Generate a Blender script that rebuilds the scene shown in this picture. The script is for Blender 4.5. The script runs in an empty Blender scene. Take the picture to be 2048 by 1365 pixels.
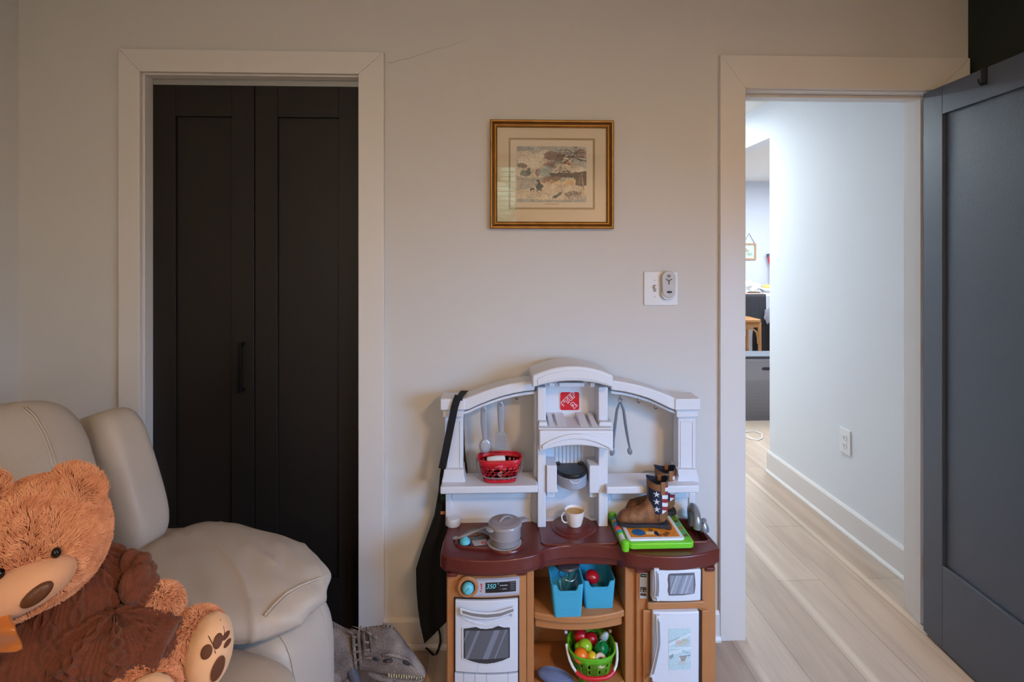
import bpy, bmesh, math, random
import numpy as np
from mathutils import Vector, Matrix, Euler, noise

random.seed(7); np.random.seed(7)
SC = bpy.context.scene
COL = SC.collection
# ---------------------------------------------------------------- camera
PSI = math.radians(2.02); D = 1.93; CH = 1.43; FPX = 1050.0
cam_d = bpy.data.cameras.new('camera')
cam = bpy.data.objects.new('camera', cam_d); COL.objects.link(cam)
cam.location = (0, -D, CH)
cam.rotation_euler = (math.pi/2, 0, -PSI)
cam_d.sensor_width = 36; cam_d.lens = FPX/2048*36
cam_d.shift_y = -(682.5-510)/2048
cam_d.clip_start = 0.05
SC.camera = cam
# ---------------------------------------------------------------- world, lights, exposure
vs = SC.view_settings
vs.view_transform = 'Standard'; vs.look = 'None'; vs.gamma = 1; vs.use_curve_mapping = False
vs.exposure = 0.0
w = bpy.data.worlds.new('world'); SC.world = w; w.use_nodes = True
nt = w.node_tree; nt.nodes.clear()
sky = nt.nodes.new('ShaderNodeTexSky'); sky.sky_type = 'HOSEK_WILKIE'
sky.sun_direction = Vector((0.3, 0.6, 0.7)).normalized(); sky.turbidity = 3
bg = nt.nodes.new('ShaderNodeBackground'); bg.inputs[1].default_value = 26.0
wo = nt.nodes.new('ShaderNodeOutputWorld')
hs = nt.nodes.new('ShaderNodeHueSaturation'); hs.inputs['Saturation'].default_value = .35; nt.links.new(sky.outputs[0], hs.inputs['Color']); nt.links.new(hs.outputs[0], bg.inputs[0]); nt.links.new(bg.outputs[0], wo.inputs[0])

def area(name, loc, direction, sx, sy, power, color, spread=180):
    l = bpy.data.lights.new(name, 'AREA'); l.shape = 'RECTANGLE'; l.size = sx; l.size_y = sy
    l.energy = power; l.color = color; l.spread = math.radians(spread)
    o = bpy.data.objects.new(name, l); COL.objects.link(o)
    o.location = loc
    o.rotation_euler = Vector(direction).to_track_quat('-Z', 'Y').to_euler()
    return o
# daylight: the rear window lets the sky in (portal), the side window throws cool light low across the room
pt = area('rear_window_portal', (-.34, -3.44, 1.56), (0, 1, 0), 1.2, 1.3, 1, (1, 1, 1)); pt.data.cycles.is_portal = True
area('window_daylight_side', (1.77, -1.75, 1.15), (-1.25, 1.75, -1.15), .9, .8, 18.5, (0.22, 0.54, 1.0), 85)
# hall and far room
area('hall_ceiling_light', (1.25, 2.3, 2.40), (0, 0, -1), 0.4, 0.4, 57, (0.82, 0.94, 1.0))
area('far_room_light', (3.4, 3.4, 2.40), (0, 0, -1), 1.2, 1.2, 96, (0.86, 0.92, 1.0))
# warm ceiling lamp of the room (its own light is set in the lamp builder)
LAMP_W = 43; LAMP_C = (1.0, 0.63, 0.34); GLOBE_W = 56; GLOBE_C = (1.0, 0.72, 0.44)

# ---------------------------------------------------------------- measuring: real positions seen from the tripod
F_ = Vector((math.sin(PSI), math.cos(PSI), 0)); R_ = Vector((math.cos(PSI), -math.sin(PSI), 0)); U_ = Vector((0, 0, 1))
C_ = Vector((0, -D, CH))
def ray(px, py): return F_ + R_*((px-1024)/FPX) + U_*((510-py)/FPX)
def W(px, py, Y):
    r = ray(px, py); return C_ + r*((Y+D)/r.y)
def WX(px, py, X):
    r = ray(px, py); return C_ + r*(X/r.x)
def WZ(px, py, Z):
    r = ray(px, py); return C_ + r*((Z-CH)/r.z)
def WD(px, py, d): return C_ + ray(px, py)*d
def XZ(pts, Y): return [(W(a, b, Y).x, W(a, b, Y).z) for a, b in pts]

# ---------------------------------------------------------------- materials
def lin(c):
    if isinstance(c, str):
        c = c.lstrip('#'); c = [int(c[i:i+2], 16)/255 for i in (0, 2, 4)]
    elif max(c) > 1.0: c = [x/255 for x in c]
    return tuple((x/12.92 if x <= .04045 else ((x+.055)/1.055)**2.4) for x in c)
MATS = {}
def mat(name, color=(200, 200, 200), rough=0.5, metal=0.0, var=0.0, vscale=8.0, bump=0.0, bscale=200.0, coat=0.0,
        emit=None, estr=0.0, alpha=1.0, trans=0.0, attr=False, spec=0.5, sheen=0.0, bdet=2.0, stretch=(1, 1, 1), sss=0.0):
    if name in MATS: return MATS[name]
    m = bpy.data.materials.new(name); m.use_nodes = True; MATS[name] = m
    n = m.node_tree.nodes; L = m.node_tree.links
    b = n['Principled BSDF']
    c = lin(color)
    b.inputs['Base Color'].default_value = (*c, 1)
    b.inputs['Roughness'].default_value = rough; b.inputs['Metallic'].default_value = metal
    b.inputs['Specular IOR Level'].default_value = spec
    b.inputs['Coat Weight'].default_value = coat
    b.inputs['Sheen Weight'].default_value = sheen
    b.inputs['Alpha'].default_value = alpha
    b.inputs['Transmission Weight'].default_value = trans
    if sss: b.inputs['Subsurface Weight'].default_value = sss; b.inputs['Subsurface Scale'].default_value = 0.01
    if emit: b.inputs['Emission Color'].default_value = (*lin(emit), 1); b.inputs['Emission Strength'].default_value = estr
    tc = n.new('ShaderNodeTexCoord'); mp = n.new('ShaderNodeMapping'); L.new(tc.outputs['Object'], mp.inputs[0])
    mp.inputs['Scale'].default_value = stretch
    src = None
    if attr:
        a = n.new('ShaderNodeVertexColor'); a.layer_name = 'Col'; src = a.outputs[0]
        L.new(src, b.inputs['Base Color'])
    if var > 0:
        t = n.new('ShaderNodeTexNoise'); t.inputs['Scale'].default_value = vscale; t.inputs['Detail'].default_value = 4
        L.new(mp.outputs[0], t.inputs['Vector'])
        r = n.new('ShaderNodeMapRange'); r.inputs[1].default_value = .3; r.inputs[2].default_value = .7
        r.inputs[3].default_value = 1-var; r.inputs[4].default_value = 1+var
        L.new(t.outputs[0], r.inputs[0])
        mx = n.new('ShaderNodeMix'); mx.data_type = 'RGBA'; mx.blend_type = 'MULTIPLY'; mx.inputs[0].default_value = 1
        if src: L.new(src, mx.inputs[6])
        else: mx.inputs[6].default_value = (*c, 1)
        L.new(r.outputs[0], mx.inputs[7]); L.new(mx.outputs[2], b.inputs['Base Color'])
    if bump > 0:
        t = n.new('ShaderNodeTexNoise'); t.inputs['Scale'].default_value = bscale; t.inputs['Detail'].default_value = bdet
        L.new(mp.outputs[0], t.inputs['Vector'])
        bp = n.new('ShaderNodeBump'); bp.inputs['Strength'].default_value = bump; bp.inputs['Distance'].default_value = .002
        L.new(t.outputs[0], bp.inputs['Height']); L.new(bp.outputs[0], b.inputs['Normal'])
    return m

# ---------------------------------------------------------------- mesh building
def Tm(loc=(0, 0, 0), rot=(0, 0, 0), sc=(1, 1, 1)):
    return Matrix.Translation(Vector(loc)) @ Euler(rot).to_matrix().to_4x4() @ Matrix.Diagonal((*sc, 1))
def frame(o, x, y, z):
    m = Matrix.Identity(4)
    for i, a in enumerate((x, y, z)):
        for k in range(3): m[k][i] = a[k]
    for k in range(3): m[k][3] = o[k]
    return m
class MB:
    def __init__(s): s.v = []; s.f = []; s.c = []
    def add(s, v, f, T=None, col=None):
        n = len(s.v)
        s.v += [tuple(T @ Vector(p)) for p in v] if T is not None else [tuple(p) for p in v]
        s.f += [tuple(i+n for i in q) for q in f]
        s.c += (list(col) if isinstance(col, list) else [col]*len(f))
        return s
    def box(s, x0, x1, y0, y1, z0, z1, T=None, col=None):
        v = [(x, y, z) for x in (x0, x1) for y in (y0, y1) for z in (z0, z1)]
        f = [(0, 1, 3, 2), (4, 6, 7, 5), (0, 4, 5, 1), (2, 3, 7, 6), (0, 2, 6, 4), (1, 5, 7, 3)]
        return s.add(v, f, T, col)
    def prism(s, pts, a, b, plane='XZ', T=None, col=None):
        n = len(pts)
        def P(p, h): return (p[0], h, p[1]) if plane == 'XZ' else ((p[0], p[1], h) if plane == 'XY' else (h, p[0], p[1]))
        v = [P(p, a) for p in pts] + [P(p, b) for p in pts]
        f = [tuple(range(n)), tuple(range(2*n-1, n-1, -1))] + [(i, (i+1) % n, n+(i+1) % n, n+i)[::-1] for i in range(n)]
        return s.add(v, f, T, col)
    def lathe(s, prof, n=32, T=None, col=None, ccol=None):
        v = []; f = []; cc = []
        for r, z in prof:
            for i in range(n):
                a = 2*math.pi*i/n; v.append((r*math.cos(a), r*math.sin(a), z))
        for k in range(len(prof)-1):
            for i in range(n):
                j = (i+1) % n; f.append((k*n+i, k*n+j, (k+1)*n+j, (k+1)*n+i)); cc.append(ccol(k, i) if ccol else col)
        if prof[0][0] > 1e-5: f.append(tuple(range(n))[::-1]); cc.append(ccol(0, 0) if ccol else col)
        if prof[-1][0] > 1e-5: f.append(tuple((len(prof)-1)*n+i for i in range(n))); cc.append(ccol(len(prof)-2, 0) if ccol else col)
        return s.add(v, f, T, cc)
    def loft(s, rings, cap=True, T=None, col=None, closed=False):
        n = len(rings[0]); v = [p for r in rings for p in r]; f = []
        m = len(rings)
        for k in range(m if closed else m-1):
            k2 = (k+1) % m
            for i in range(n):
                j = (i+1) % n; f.append((k*n+i, k*n+j, k2*n+j, k2*n+i))
        if cap and not closed:
            f.append(tuple(range(n))[::-1]); f.append(tuple((m-1)*n+i for i in range(n)))
        return s.add(v, f, T, col)
    def tube(s, pts, r, n=10, closed=False, T=None, col=None, flat=None):
        pts = [Vector(p) for p in pts]; m = len(pts)
        rs = r if isinstance(r, (list, tuple)) else [r]*m
        rings = []; up = None
        for i, p in enumerate(pts):
            a = pts[(i-1) % m] if (i > 0 or closed) else p
            b = pts[(i+1) % m] if (i < m-1 or closed) else p
            t = (b-a).normalized()
            if up is None:
                up = Vector((0, 0, 1)) if abs(t.z) < .9 else Vector((1, 0, 0))
            sd = t.cross(up)
            if sd.length < 1e-4: sd = t.orthogonal()
            sd.normalize(); up2 = sd.cross(t).normalized(); up = up2
            k = flat if flat else 1.0
            rings.append([p + sd*rs[i]*math.cos(2*math.pi*j/n) + up2*rs[i]*k*math.sin(2*math.pi*j/n) for j in range(n)])
        return s.loft(rings, True, T, col, closed)
    def ell(s, c, r, rot=None, n=24, m=14, e=1.0, col=None, fn=None):
        """super-ellipsoid; fn(dir)->radius multiplier"""
        def pw(x): return math.copysign(abs(x)**e, x)
        v = []; f = []
        if isinstance(r, (int, float)): r = (r, r, r)
        R3 = rot.to_matrix() if isinstance(rot, Euler) else (rot if rot is not None else Matrix.Identity(3))
        for k in range(m+1):
            ph = -math.pi/2 + math.pi*k/m
            for i in range(n):
                th = 2*math.pi*i/n
                d = Vector((pw(math.cos(ph))*pw(math.cos(th)), pw(math.cos(ph))*pw(math.sin(th)), pw(math.sin(ph))))
                g = fn(d) if fn else 1
                v.append(Vector(c) + R3 @ Vector((d.x*r[0]*g, d.y*r[1]*g, d.z*r[2]*g)))
        for k in range(m):
            for i in range(n):
                j = (i+1) % n; f.append((k*n+i, k*n+j, (k+1)*n+j, (k+1)*n+i))
        return s.add(v, f, None, col)
    def build(s, name, material, parent=None, bevel=0, seg=2, subsurf=0, smooth=True, angle=40, remesh=0, weld=False, local=False, solid=0):
        me = bpy.data.meshes.new(name); me.from_pydata([tuple(p) for p in s.v], [], s.f)
        if any(c is not None for c in s.c):
            ca = me.color_attributes.new('Col', 'FLOAT_COLOR', 'CORNER')
            arr = np.ones((len(me.loops), 4), dtype=np.float32); k = 0
            cache = {}
            for f, c in zip(s.f, s.c):
                if c is not None:
                    if c not in cache: cache[c] = lin(c)
                    arr[k:k+len(f), :3] = cache[c]
                k += len(f)
            ca.data.foreach_set('color', arr.ravel())
        bm = bmesh.new(); bm.from_mesh(me)
        if weld: bmesh.ops.remove_doubles(bm, verts=bm.verts, dist=1e-5)
        bmesh.ops.recalc_face_normals(bm, faces=bm.faces); bm.to_mesh(me); bm.free()
        me.materials.append(material)
        if smooth:
            me.shade_smooth(); me.set_sharp_from_angle(angle=math.radians(angle))
        o = bpy.data.objects.new(name, me); COL.objects.link(o)
        if solid:
            md = o.modifiers.new('solid', 'SOLIDIFY'); md.thickness = solid; md.offset = 0
        if remesh:
            md = o.modifiers.new('remesh', 'REMESH'); md.mode = 'VOXEL'; md.voxel_size = remesh; md.use_smooth_shade = True
            md = o.modifiers.new('sm', 'SMOOTH'); md.iterations = 6; md.factor = .6
        if bevel:
            md = o.modifiers.new('bevel', 'BEVEL'); md.width = bevel; md.segments = seg; md.limit_method = 'ANGLE'; md.angle_limit = math.radians(35)
            md.harden_normals = True
        if subsurf:
            md = o.modifiers.new('sub', 'SUBSURF'); md.levels = subsurf; md.render_levels = subsurf
        if parent is not None:
            o.parent = parent
            if not local:
                r = parent
                while r.parent is not None: r = r.parent
                if parent is r: o.matrix_parent_inverse = Matrix.Translation(r.location).inverted()
        return o
def thing(name, label, cat, loc=(0, 0, 0), group=None):
    o = bpy.data.objects.new(name, None); COL.objects.link(o); o.location = loc; o.empty_display_size = .05
    return tag(o, label, cat, group)
def tag(o, label=None, cat=None, group=None, kind=None):
    if label: o['label'] = label
    if cat: o['category'] = cat
    if group: o['group'] = group
    if kind: o['kind'] = kind
    return o
def struct(o): o['kind'] = 'structure'; return o
def bake(o):
    """apply an object's modifiers to its mesh"""
    dg = bpy.context.evaluated_depsgraph_get(); dg.update()
    me = bpy.data.meshes.new_from_object(o.evaluated_get(dg)); o.modifiers.clear(); o.data = me
    return o
def arc(cx, cy, rx, ry, a0, a1, n):
    return [(cx+rx*math.cos(math.radians(a0+(a1-a0)*i/n)), cy+ry*math.sin(math.radians(a0+(a1-a0)*i/n))) for i in range(n+1)]
def rrect(x0, x1, y0, y1, r, n=5):
    return (arc(x1-r, y1-r, r, r, 0, 90, n)+arc(x0+r, y1-r, r, r, 90, 180, n)+arc(x0+r, y0+r, r, r, 180, 270, n)+arc(x1-r, y0+r, r, r, 270, 360, n))
def text_mesh(txt, size, T, name, material, parent, extrude=.0004, offset=0.0, shear=0, bold=False, spacing=1.0):
    cu = bpy.data.curves.new(name, 'FONT'); cu.body = txt; cu.size = size; cu.extrude = extrude; cu.offset = offset
    cu.shear = shear; cu.align_x = 'CENTER'; cu.align_y = 'CENTER'; cu.resolution_u = 4; cu.space_character = spacing
    to = bpy.data.objects.new(name, cu); COL.objects.link(to)
    dg = bpy.context.evaluated_depsgraph_get(); dg.update()
    me = bpy.data.meshes.new_from_object(to.evaluated_get(dg))
    bpy.data.objects.remove(to); me.transform(T); me.materials.clear(); me.materials.append(material)
    o = bpy.data.objects.new(name, me); COL.objects.link(o)
    if parent is not None:
        o.parent = parent
        r = parent
        while r.parent is not None: r = r.parent
        if parent is r: o.matrix_parent_inverse = Matrix.Translation(r.location).inverted()
    return o
# lettering on an upright surface facing the camera: x right, y up, z towards the camera (-Y)
def upright(x, y, z, rot=0, sx=1.0):
    return Matrix.Translation((x, y, z)) @ Matrix.Rotation(math.pi/2, 4, 'X') @ Matrix.Rotation(rot, 4, 'Z') @ Matrix.Diagonal((sx, 1, 1, 1))

# painted sheet: a small procedural canvas turned into coloured mesh faces
class Canvas:
    def __init__(s, w, h, bgc):
        s.w, s.h = w, h; s.a = np.zeros((h, w, 3), np.float32); s.a[:] = np.array(bgc)/255.
        s.Y, s.X = np.mgrid[0:h, 0:w].astype(np.float32); s.X = (s.X+.5)/w; s.Y = (s.Y+.5)/h
    def blend(s, m, c, al=1.0): s.a[m] = s.a[m]*(1-al)+np.array(c)/255.*al
    def rect(s, x0, y0, x1, y1, c, al=1.0): s.blend((s.X >= x0) & (s.X <= x1) & (s.Y >= y0) & (s.Y <= y1), c, al)
    def ellipse(s, x, y, rx, ry, c, al=1.0): s.blend(((s.X-x)/rx)**2+((s.Y-y)/ry)**2 <= 1, c, al)
    def poly(s, pts, c, al=1.0):
        m = np.zeros(s.X.shape, bool); n = len(pts)
        for i in range(n):
            (x1, y1), (x2, y2) = pts[i], pts[(i+1) % n]
            if y1 == y2: continue
            cnd = ((s.Y > y1) != (s.Y > y2)) & (s.X < (x2-x1)*(s.Y-y1)/(y2-y1)+x1); m ^= cnd
        s.blend(m, c, al)
    def line(s, pts, wd, c, al=1.0):
        asp = s.w/s.h
        for (x1, y1), (x2, y2) in zip(pts[:-1], pts[1:]):
            dx, dy = (x2-x1)*asp, y2-y1; L = dx*dx+dy*dy+1e-9
            t = np.clip(((s.X-x1)*asp*dx+(s.Y-y1)*dy)/L, 0, 1)
            d = np.hypot((s.X-x1)*asp-t*dx, (s.Y-y1)-t*dy); s.blend(d < wd/2, c, al)
    def speck(s, amt, scale=1):
        r = np.random.rand((s.h+scale-1)//scale, (s.w+scale-1)//scale); r = np.kron(r, np.ones((scale, scale)))[:s.h, :s.w]
        s.a = np.clip(s.a*(1+(r[..., None]-.5)*2*amt), 0, 1)
    def build(s, name, material, parent, corner, ux, uy, warp=None):
        """corner = top-left, ux = full width vector, uy = full height vector (downwards)"""
        w_, h_ = s.w, s.h
        ii, jj = np.meshgrid(np.arange(w_+1)/w_, np.arange(h_+1)/h_)
        co = (np.array(corner)[None, None]+ii[..., None]*np.array(ux)+jj[..., None]*np.array(uy)).reshape(-1, 3)
        if warp is not None: co = warp(co)
        k = np.arange(h_*w_); r = k//w_; c = k % w_; a = r*(w_+1)+c
        fc = np.stack([a, a+w_+1, a+w_+2, a+1], 1)
        me = bpy.data.meshes.new(name); me.from_pydata(co.tolist(), [], fc.tolist())
        ca = me.color_attributes.new('Col', 'FLOAT_COLOR', 'CORNER')
        x = s.a.reshape(-1, 3); x = np.where(x <= .04045, x/12.92, ((x+.055)/1.055)**2.4)
        arr = np.ones((len(k), 4, 4), np.float32); arr[..., :3] = x[:, None, :]
        ca.data.foreach_set('color', arr.ravel()); me.materials.append(material)
        o = bpy.data.objects.new(name, me); COL.objects.link(o)
        if parent is not None:
            o.parent = parent
            if parent.parent is None: o.matrix_parent_inverse = Matrix.Translation(parent.location).inverted()
        return o
PRINT = None
# ================================================================ ROOM
XL, XR, YR, ZC = -1.69, 1.80, -3.45, 2.46
wallm = mat('wall_paint', (205, 203, 202), .75, bump=.08, bscale=350, var=.012, vscale=1.5)
trimm = mat('trim_paint', (216, 212, 210), .38, bump=.05, bscale=120)
hallm = mat('hall_paint', (214, 217, 222), .7, bump=.06, bscale=350)
greenm = mat('dark_green_paint', (14, 30, 20), .6, bump=.08, bscale=300)
ceilm = mat('ceiling_paint', (222, 220, 216), .85, bump=.08, bscale=200)
closetm = mat('closet_interior', (120, 115, 110), .8)
# floor: pale oak vinyl planks running away from the camera
fm = bpy.data.materials.new('plank_floor'); fm.use_nodes = True
n = fm.node_tree.nodes; L = fm.node_tree.links; b = n['Principled BSDF']
tc = n.new('ShaderNodeTexCoord'); mp = n.new('ShaderNodeMapping'); L.new(tc.outputs['Object'], mp.inputs[0])
mp.inputs['Rotation'].default_value = (0, 0, math.pi/2); mp.inputs['Location'].default_value = (.33, .045, 0)
br = n.new('ShaderNodeTexBrick'); L.new(mp.outputs[0], br.inputs[0])
br.offset = .37; br.inputs['Scale'].default_value = 1; br.inputs['Brick Width'].default_value = 1.22; br.inputs['Row Height'].default_value = .185
br.inputs['Mortar Size'].default_value = .0011; br.inputs['Mortar Smooth'].default_value = .2; br.inputs['Bias'].default_value = 0
br.inputs['Color1'].default_value = (*lin((190, 172, 156)), 1); br.inputs['Color2'].default_value = (*lin((168, 148, 132)), 1)
br.inputs['Mortar'].default_value = (*lin((126, 108, 94)), 1)
mp2 = n.new('ShaderNodeMapping'); L.new(tc.outputs['Object'], mp2.inputs[0]); mp2.inputs['Scale'].default_value = (13, 1.5, 1)
g1 = n.new('ShaderNodeTexNoise'); g1.inputs['Scale'].default_value = 1.0; g1.inputs['Detail'].default_value = 7; g1.inputs['Distortion'].default_value = .8
L.new(mp2.outputs[0], g1.inputs['Vector'])
cr = n.new('ShaderNodeValToRGB'); L.new(g1.outputs[0], cr.inputs[0])
e = cr.color_ramp.elements; e[0].position = .30; e[0].color = (.80, .77, .75, 1); e[1].position = .62; e[1].color = (1.06, 1.05, 1.04, 1)
mp3 = n.new('ShaderNodeMapping'); L.new(tc.outputs['Object'], mp3.inputs[0]); mp3.inputs['Scale'].default_value = (140, 4, 1)
g2 = n.new('ShaderNodeTexNoise'); g2.inputs['Scale'].default_value = 1.0; g2.inputs['Detail'].default_value = 3; L.new(mp3.outputs[0], g2.inputs['Vector'])
r2 = n.new('ShaderNodeMapRange'); r2.inputs[1].default_value = .3; r2.inputs[2].default_value = .7; r2.inputs[3].default_value = .94; r2.inputs[4].default_value = 1.03; L.new(g2.outputs[0], r2.inputs[0])
m1 = n.new('ShaderNodeMix'); m1.data_type = 'RGBA'; m1.blend_type = 'MULTIPLY'; m1.inputs[0].default_value = .75
L.new(br.outputs[0], m1.inputs[6]); L.new(cr.outputs[0], m1.inputs[7])
m2 = n.new('ShaderNodeMix'); m2.data_type = 'RGBA'; m2.blend_type = 'MULTIPLY'; m2.inputs[0].default_value = 1
L.new(m1.outputs[2], m2.inputs[6]); L.new(r2.outputs[0], m2.inputs[7])
# pale sapwood streaks along some plank edges
mp4 = n.new('ShaderNodeMapping'); L.new(tc.outputs['Object'], mp4.inputs[0]); mp4.inputs['Scale'].default_value = (1/.37, .22, 1)
wv = n.new('ShaderNodeTexWave'); wv.wave_type = 'BANDS'; wv.bands_direction = 'X'; wv.inputs['Scale'].default_value = .318; wv.inputs['Distortion'].default_value = .35; wv.inputs['Detail'].default_value = 2
L.new(mp4.outputs[0], wv.inputs[0])
c4 = n.new('ShaderNodeValToRGB'); L.new(wv.outputs[0], c4.inputs[0]); c4.color_ramp.elements[0].position = .975; c4.color_ramp.elements[0].color = (0, 0, 0, 1); c4.color_ramp.elements[1].position = .998
c4.color_ramp.elements[1].color = (.38, .38, .38, 1)
m4 = n.new('ShaderNodeMix'); m4.data_type = 'RGBA'; L.new(c4.outputs[0], m4.inputs[0]); L.new(m2.outputs[2], m4.inputs[6]); m4.inputs[7].default_value = (*lin((226, 212, 192)), 1)
L.new(m4.outputs[2], b.inputs['Base Color']); b.inputs['Roughness'].default_value = .42
bp = n.new('ShaderNodeBump'); bp.inputs['Strength'].default_value = .15; bp.inputs['Distance'].default_value = .001; L.new(g2.outputs[0], bp.inputs['Height']); L.new(bp.outputs[0], b.inputs['Normal'])

def sbox(name, m, *boxes, parent=None, bevel=0):
    q = MB()
    for bx in boxes: q.box(*bx)
    o = q.build(name, m, parent, bevel=bevel, smooth=bool(bevel))
    if parent is None: struct(o)
    return o
sbox('floor', fm, (XL-.1, 4.6, YR-.1, 5.3, -.06, 0))
sbox('ceiling', ceilm, (XL-.1, XR+.1, YR-.1, .12, ZC, ZC+.06))
sbox('ceiling_hall', ceilm, (.7, 4.6, .12, 5.3, ZC-.02, ZC+.06))
sbox('wall_left', wallm, (XL-.1, XL, YR-.1, .12, 0, ZC))
# back wall with the closet opening and the doorway
cx0, cx1, cz = W(288, 600, 0).x+.002, W(717, 600, 0).x, W(500, 152, 0).z
dx0, dx1, dz = W(1489, 700, 0).x, W(1866, 700, 0).x, 2.045
sbox('wall_back', wallm, (XL, cx0-.02, 0, .11, 0, ZC), (cx1+.02, dx0-.02, 0, .11, 0, ZC), (dx1+.02, XR, 0, .11, 0, ZC),
     (cx0-.02, cx1+.02, 0, .11, cz+.02, ZC), (dx0-.02, dx1+.02, 0, .11, dz+.02, ZC))
# hairline crack in the plaster beside the closet casing
q = MB()
ck = [(776, 126), (786, 125), (796, 121.5), (806, 118.5), (817, 117.5), (828, 113.5), (838, 109.5), (850, 106), (862, 102), (874, 97.5), (888, 95), (902, 92), (914, 86), (926, 82), (938, 77)]
for i, (a, c_) in enumerate(ck[:-1]):
    a2, c2 = ck[i+1]; t = .0009*(1-i/16)
    p, p2 = W(a, c_, -.0004), W(a2, c2, -.0004)
    q.box(0, (p2-p).length, -.0002, .0002, -t/2, t/2, frame(p, (p2-p).normalized(), Vector((0, 1, 0)), Vector((0, 0, 1))))
q.build('plaster_crack', mat('crack_shadow', (70, 62, 58), .9), bpy.data.objects['wall_back'], smooth=False)
# right wall (dark green) with a window, and the rear wall with a window, both behind the camera
wy0, wy1, wz0, wz1 = -2.3, -1.2, .62, 1.85
sbox('wall_right', greenm, (XR, XR+.1, YR-.1, wy0, 0, ZC), (XR, XR+.1, wy1, .0, 0, ZC), (XR, XR+.1, wy0, wy1, 0, wz0), (XR, XR+.1, wy0, wy1, wz1, ZC))
rx0, rx1, rz0, rz1 = -.95, .27, .9, 2.38
sbox('wall_rear', wallm, (XL, rx0, YR-.1, YR, 0, ZC), (rx1, XR, YR-.1, YR, 0, ZC), (rx0, rx1, YR-.1, YR, 0, rz0), (rx0, rx1, YR-.1, YR, rz1, ZC))
pane_m = bpy.data.materials.new('window_glass'); pane_m.use_nodes = True; n = pane_m.node_tree.nodes; L = pane_m.node_tree.links; n.clear()
tr = n.new('ShaderNodeBsdfTransparent'); gl = n.new('ShaderNodeBsdfGlossy'); gl.inputs['Roughness'].default_value = 0.0; fr_ = n.new('ShaderNodeFresnel'); fr_.inputs[0].default_value = 1.45
mx = n.new('ShaderNodeMixShader'); oo = n.new('ShaderNodeOutputMaterial'); L.new(fr_.outputs[0], mx.inputs[0]); L.new(tr.outputs[0], mx.inputs[1]); L.new(gl.outputs[0], mx.inputs[2]); L.new(mx.outputs[0], oo.inputs[0])
def window(name, fn_box, u0, u1, z0, z1):
    """fn_box(u0,u1,d0,d1,z0,z1) -> box args; d = distance out from the inner wall face"""
    q = MB()
    for bx in ((u0, u0+.045, 0, .08, z0, z1), (u1-.045, u1, 0, .08, z0, z1), (u0, u1, 0, .08, z0, z0+.045), (u0, u1, 0, .08, z1-.045, z1), (u0, u1, .03, .07, (z0+z1)/2-.02, (z0+z1)/2+.02)):
        q.box(*fn_box(*bx))
    o = struct(q.build(name, trimm, bevel=.003))
    s_ = MB(); z = z0+.08
    while z < z1-.05:
        s_.box(*fn_box(u0+.05, u1-.05, -.005, .04, z, z+.0022)); z += .05
    s_.build('blind_slats', mat('blind_white', (225, 226, 228), .5), o, smooth=False)
    g = MB(); g.box(*fn_box(u0+.045, u1-.045, .05, .054, z0+.045, z1-.045)); g.build('pane', pane_m, o, smooth=False)
    return o
window('window_1', lambda u0, u1, d0, d1, z0, z1: (u0, u1, YR-d1, YR-d0, z0, z1), rx0, rx1, rz0, rz1)
window('window_2', lambda u0, u1, d0, d1, z0, z1: (XR+d0, XR+d1, u0, u1, z0, z1), wy0, wy1, wz0, wz1)
# outside: lawn and a hedge that the rear window looks on
sbox('lawn', mat('grass', (70, 105, 50), .9, var=.3, vscale=6), (-9, 9, -12, YR-.15, -.25, -.2))
q = MB()
for i in range(60):
    q.ell((random.uniform(-4, 4), random.uniform(-7.6, -6.8), random.uniform(.1, 3.4)), random.uniform(.35, .6), n=10, m=7)
tag(q.build('hedge', mat('hedge_leaves', (166, 188, 160), .8, var=.35, vscale=14, bump=.6, bscale=40)), 'green leafy hedge outside behind the blinds', 'hedge', kind='stuff')

# closet: jambs, casing, inside, track, bifold doors
sbox('closet_walls', closetm, (cx0-.15, cx1+.15, .75, .8, 0, ZC), (cx0-.2, cx0-.15, .11, .8, 0, ZC), (cx1+.15, cx1+.2, .11, .8, 0, ZC), (cx0-.2, cx1+.2, .11, .8, 2.42, 2.46))
bpy.data.objects['closet_walls'].name = 'wall_closet'
sbox('trim_1', trimm, (cx0-.02, cx0+.001, 0, .11, 0, cz), (cx1-.001, cx1+.02, 0, .11, 0, cz), (cx0-.02, cx1+.02, 0, .11, cz, cz+.02), bevel=.0015)
co0, co1, coz = W(236, 600, -.018).x, W(767.5, 600, -.018).x, W(500, 100, -.018).z
def casing(name, x0, x1, z1, i0, i1, iz):
    q = MB()
    a = [(x0, 0), (i0, 0), (i0, iz), (x0, z1)]; c_ = [(x1, 0), (x1, z1), (i1, iz), (i1, 0)]; t = [(x0, z1), (i0, iz), (i1, iz), (x1, z1)]
    for pts in (a, c_, t): q.prism(pts, -.018, 0)
    return struct(q.build(name, trimm, bevel=.0022, seg=2))
casing('trim_2', co0, co1, coz, cx0-.006, cx1+.004, cz+.006)
do0, do1 = W(1441, 700, -.018).x, XR-.008
casing('trim_3', do0, do1, W(1441, 109, -.018).z, dx0-.004, dx1+.004, dz+.004)
sbox('trim_4', trimm, (dx0-.02, dx0, 0, .13, 0, dz), (dx1, dx1+.02, 0, .13, 0, dz), (dx0-.02, dx1+.02, 0, .13, dz, dz+.02),
     (dx0, dx0+.011, .045, .08, 0, dz-.001), (dx1-.011, dx1, .045, .08, 0, dz-.001), (dx0+.011, dx1-.011, .045, .08, dz-.011, dz), bevel=.0012)
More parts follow.
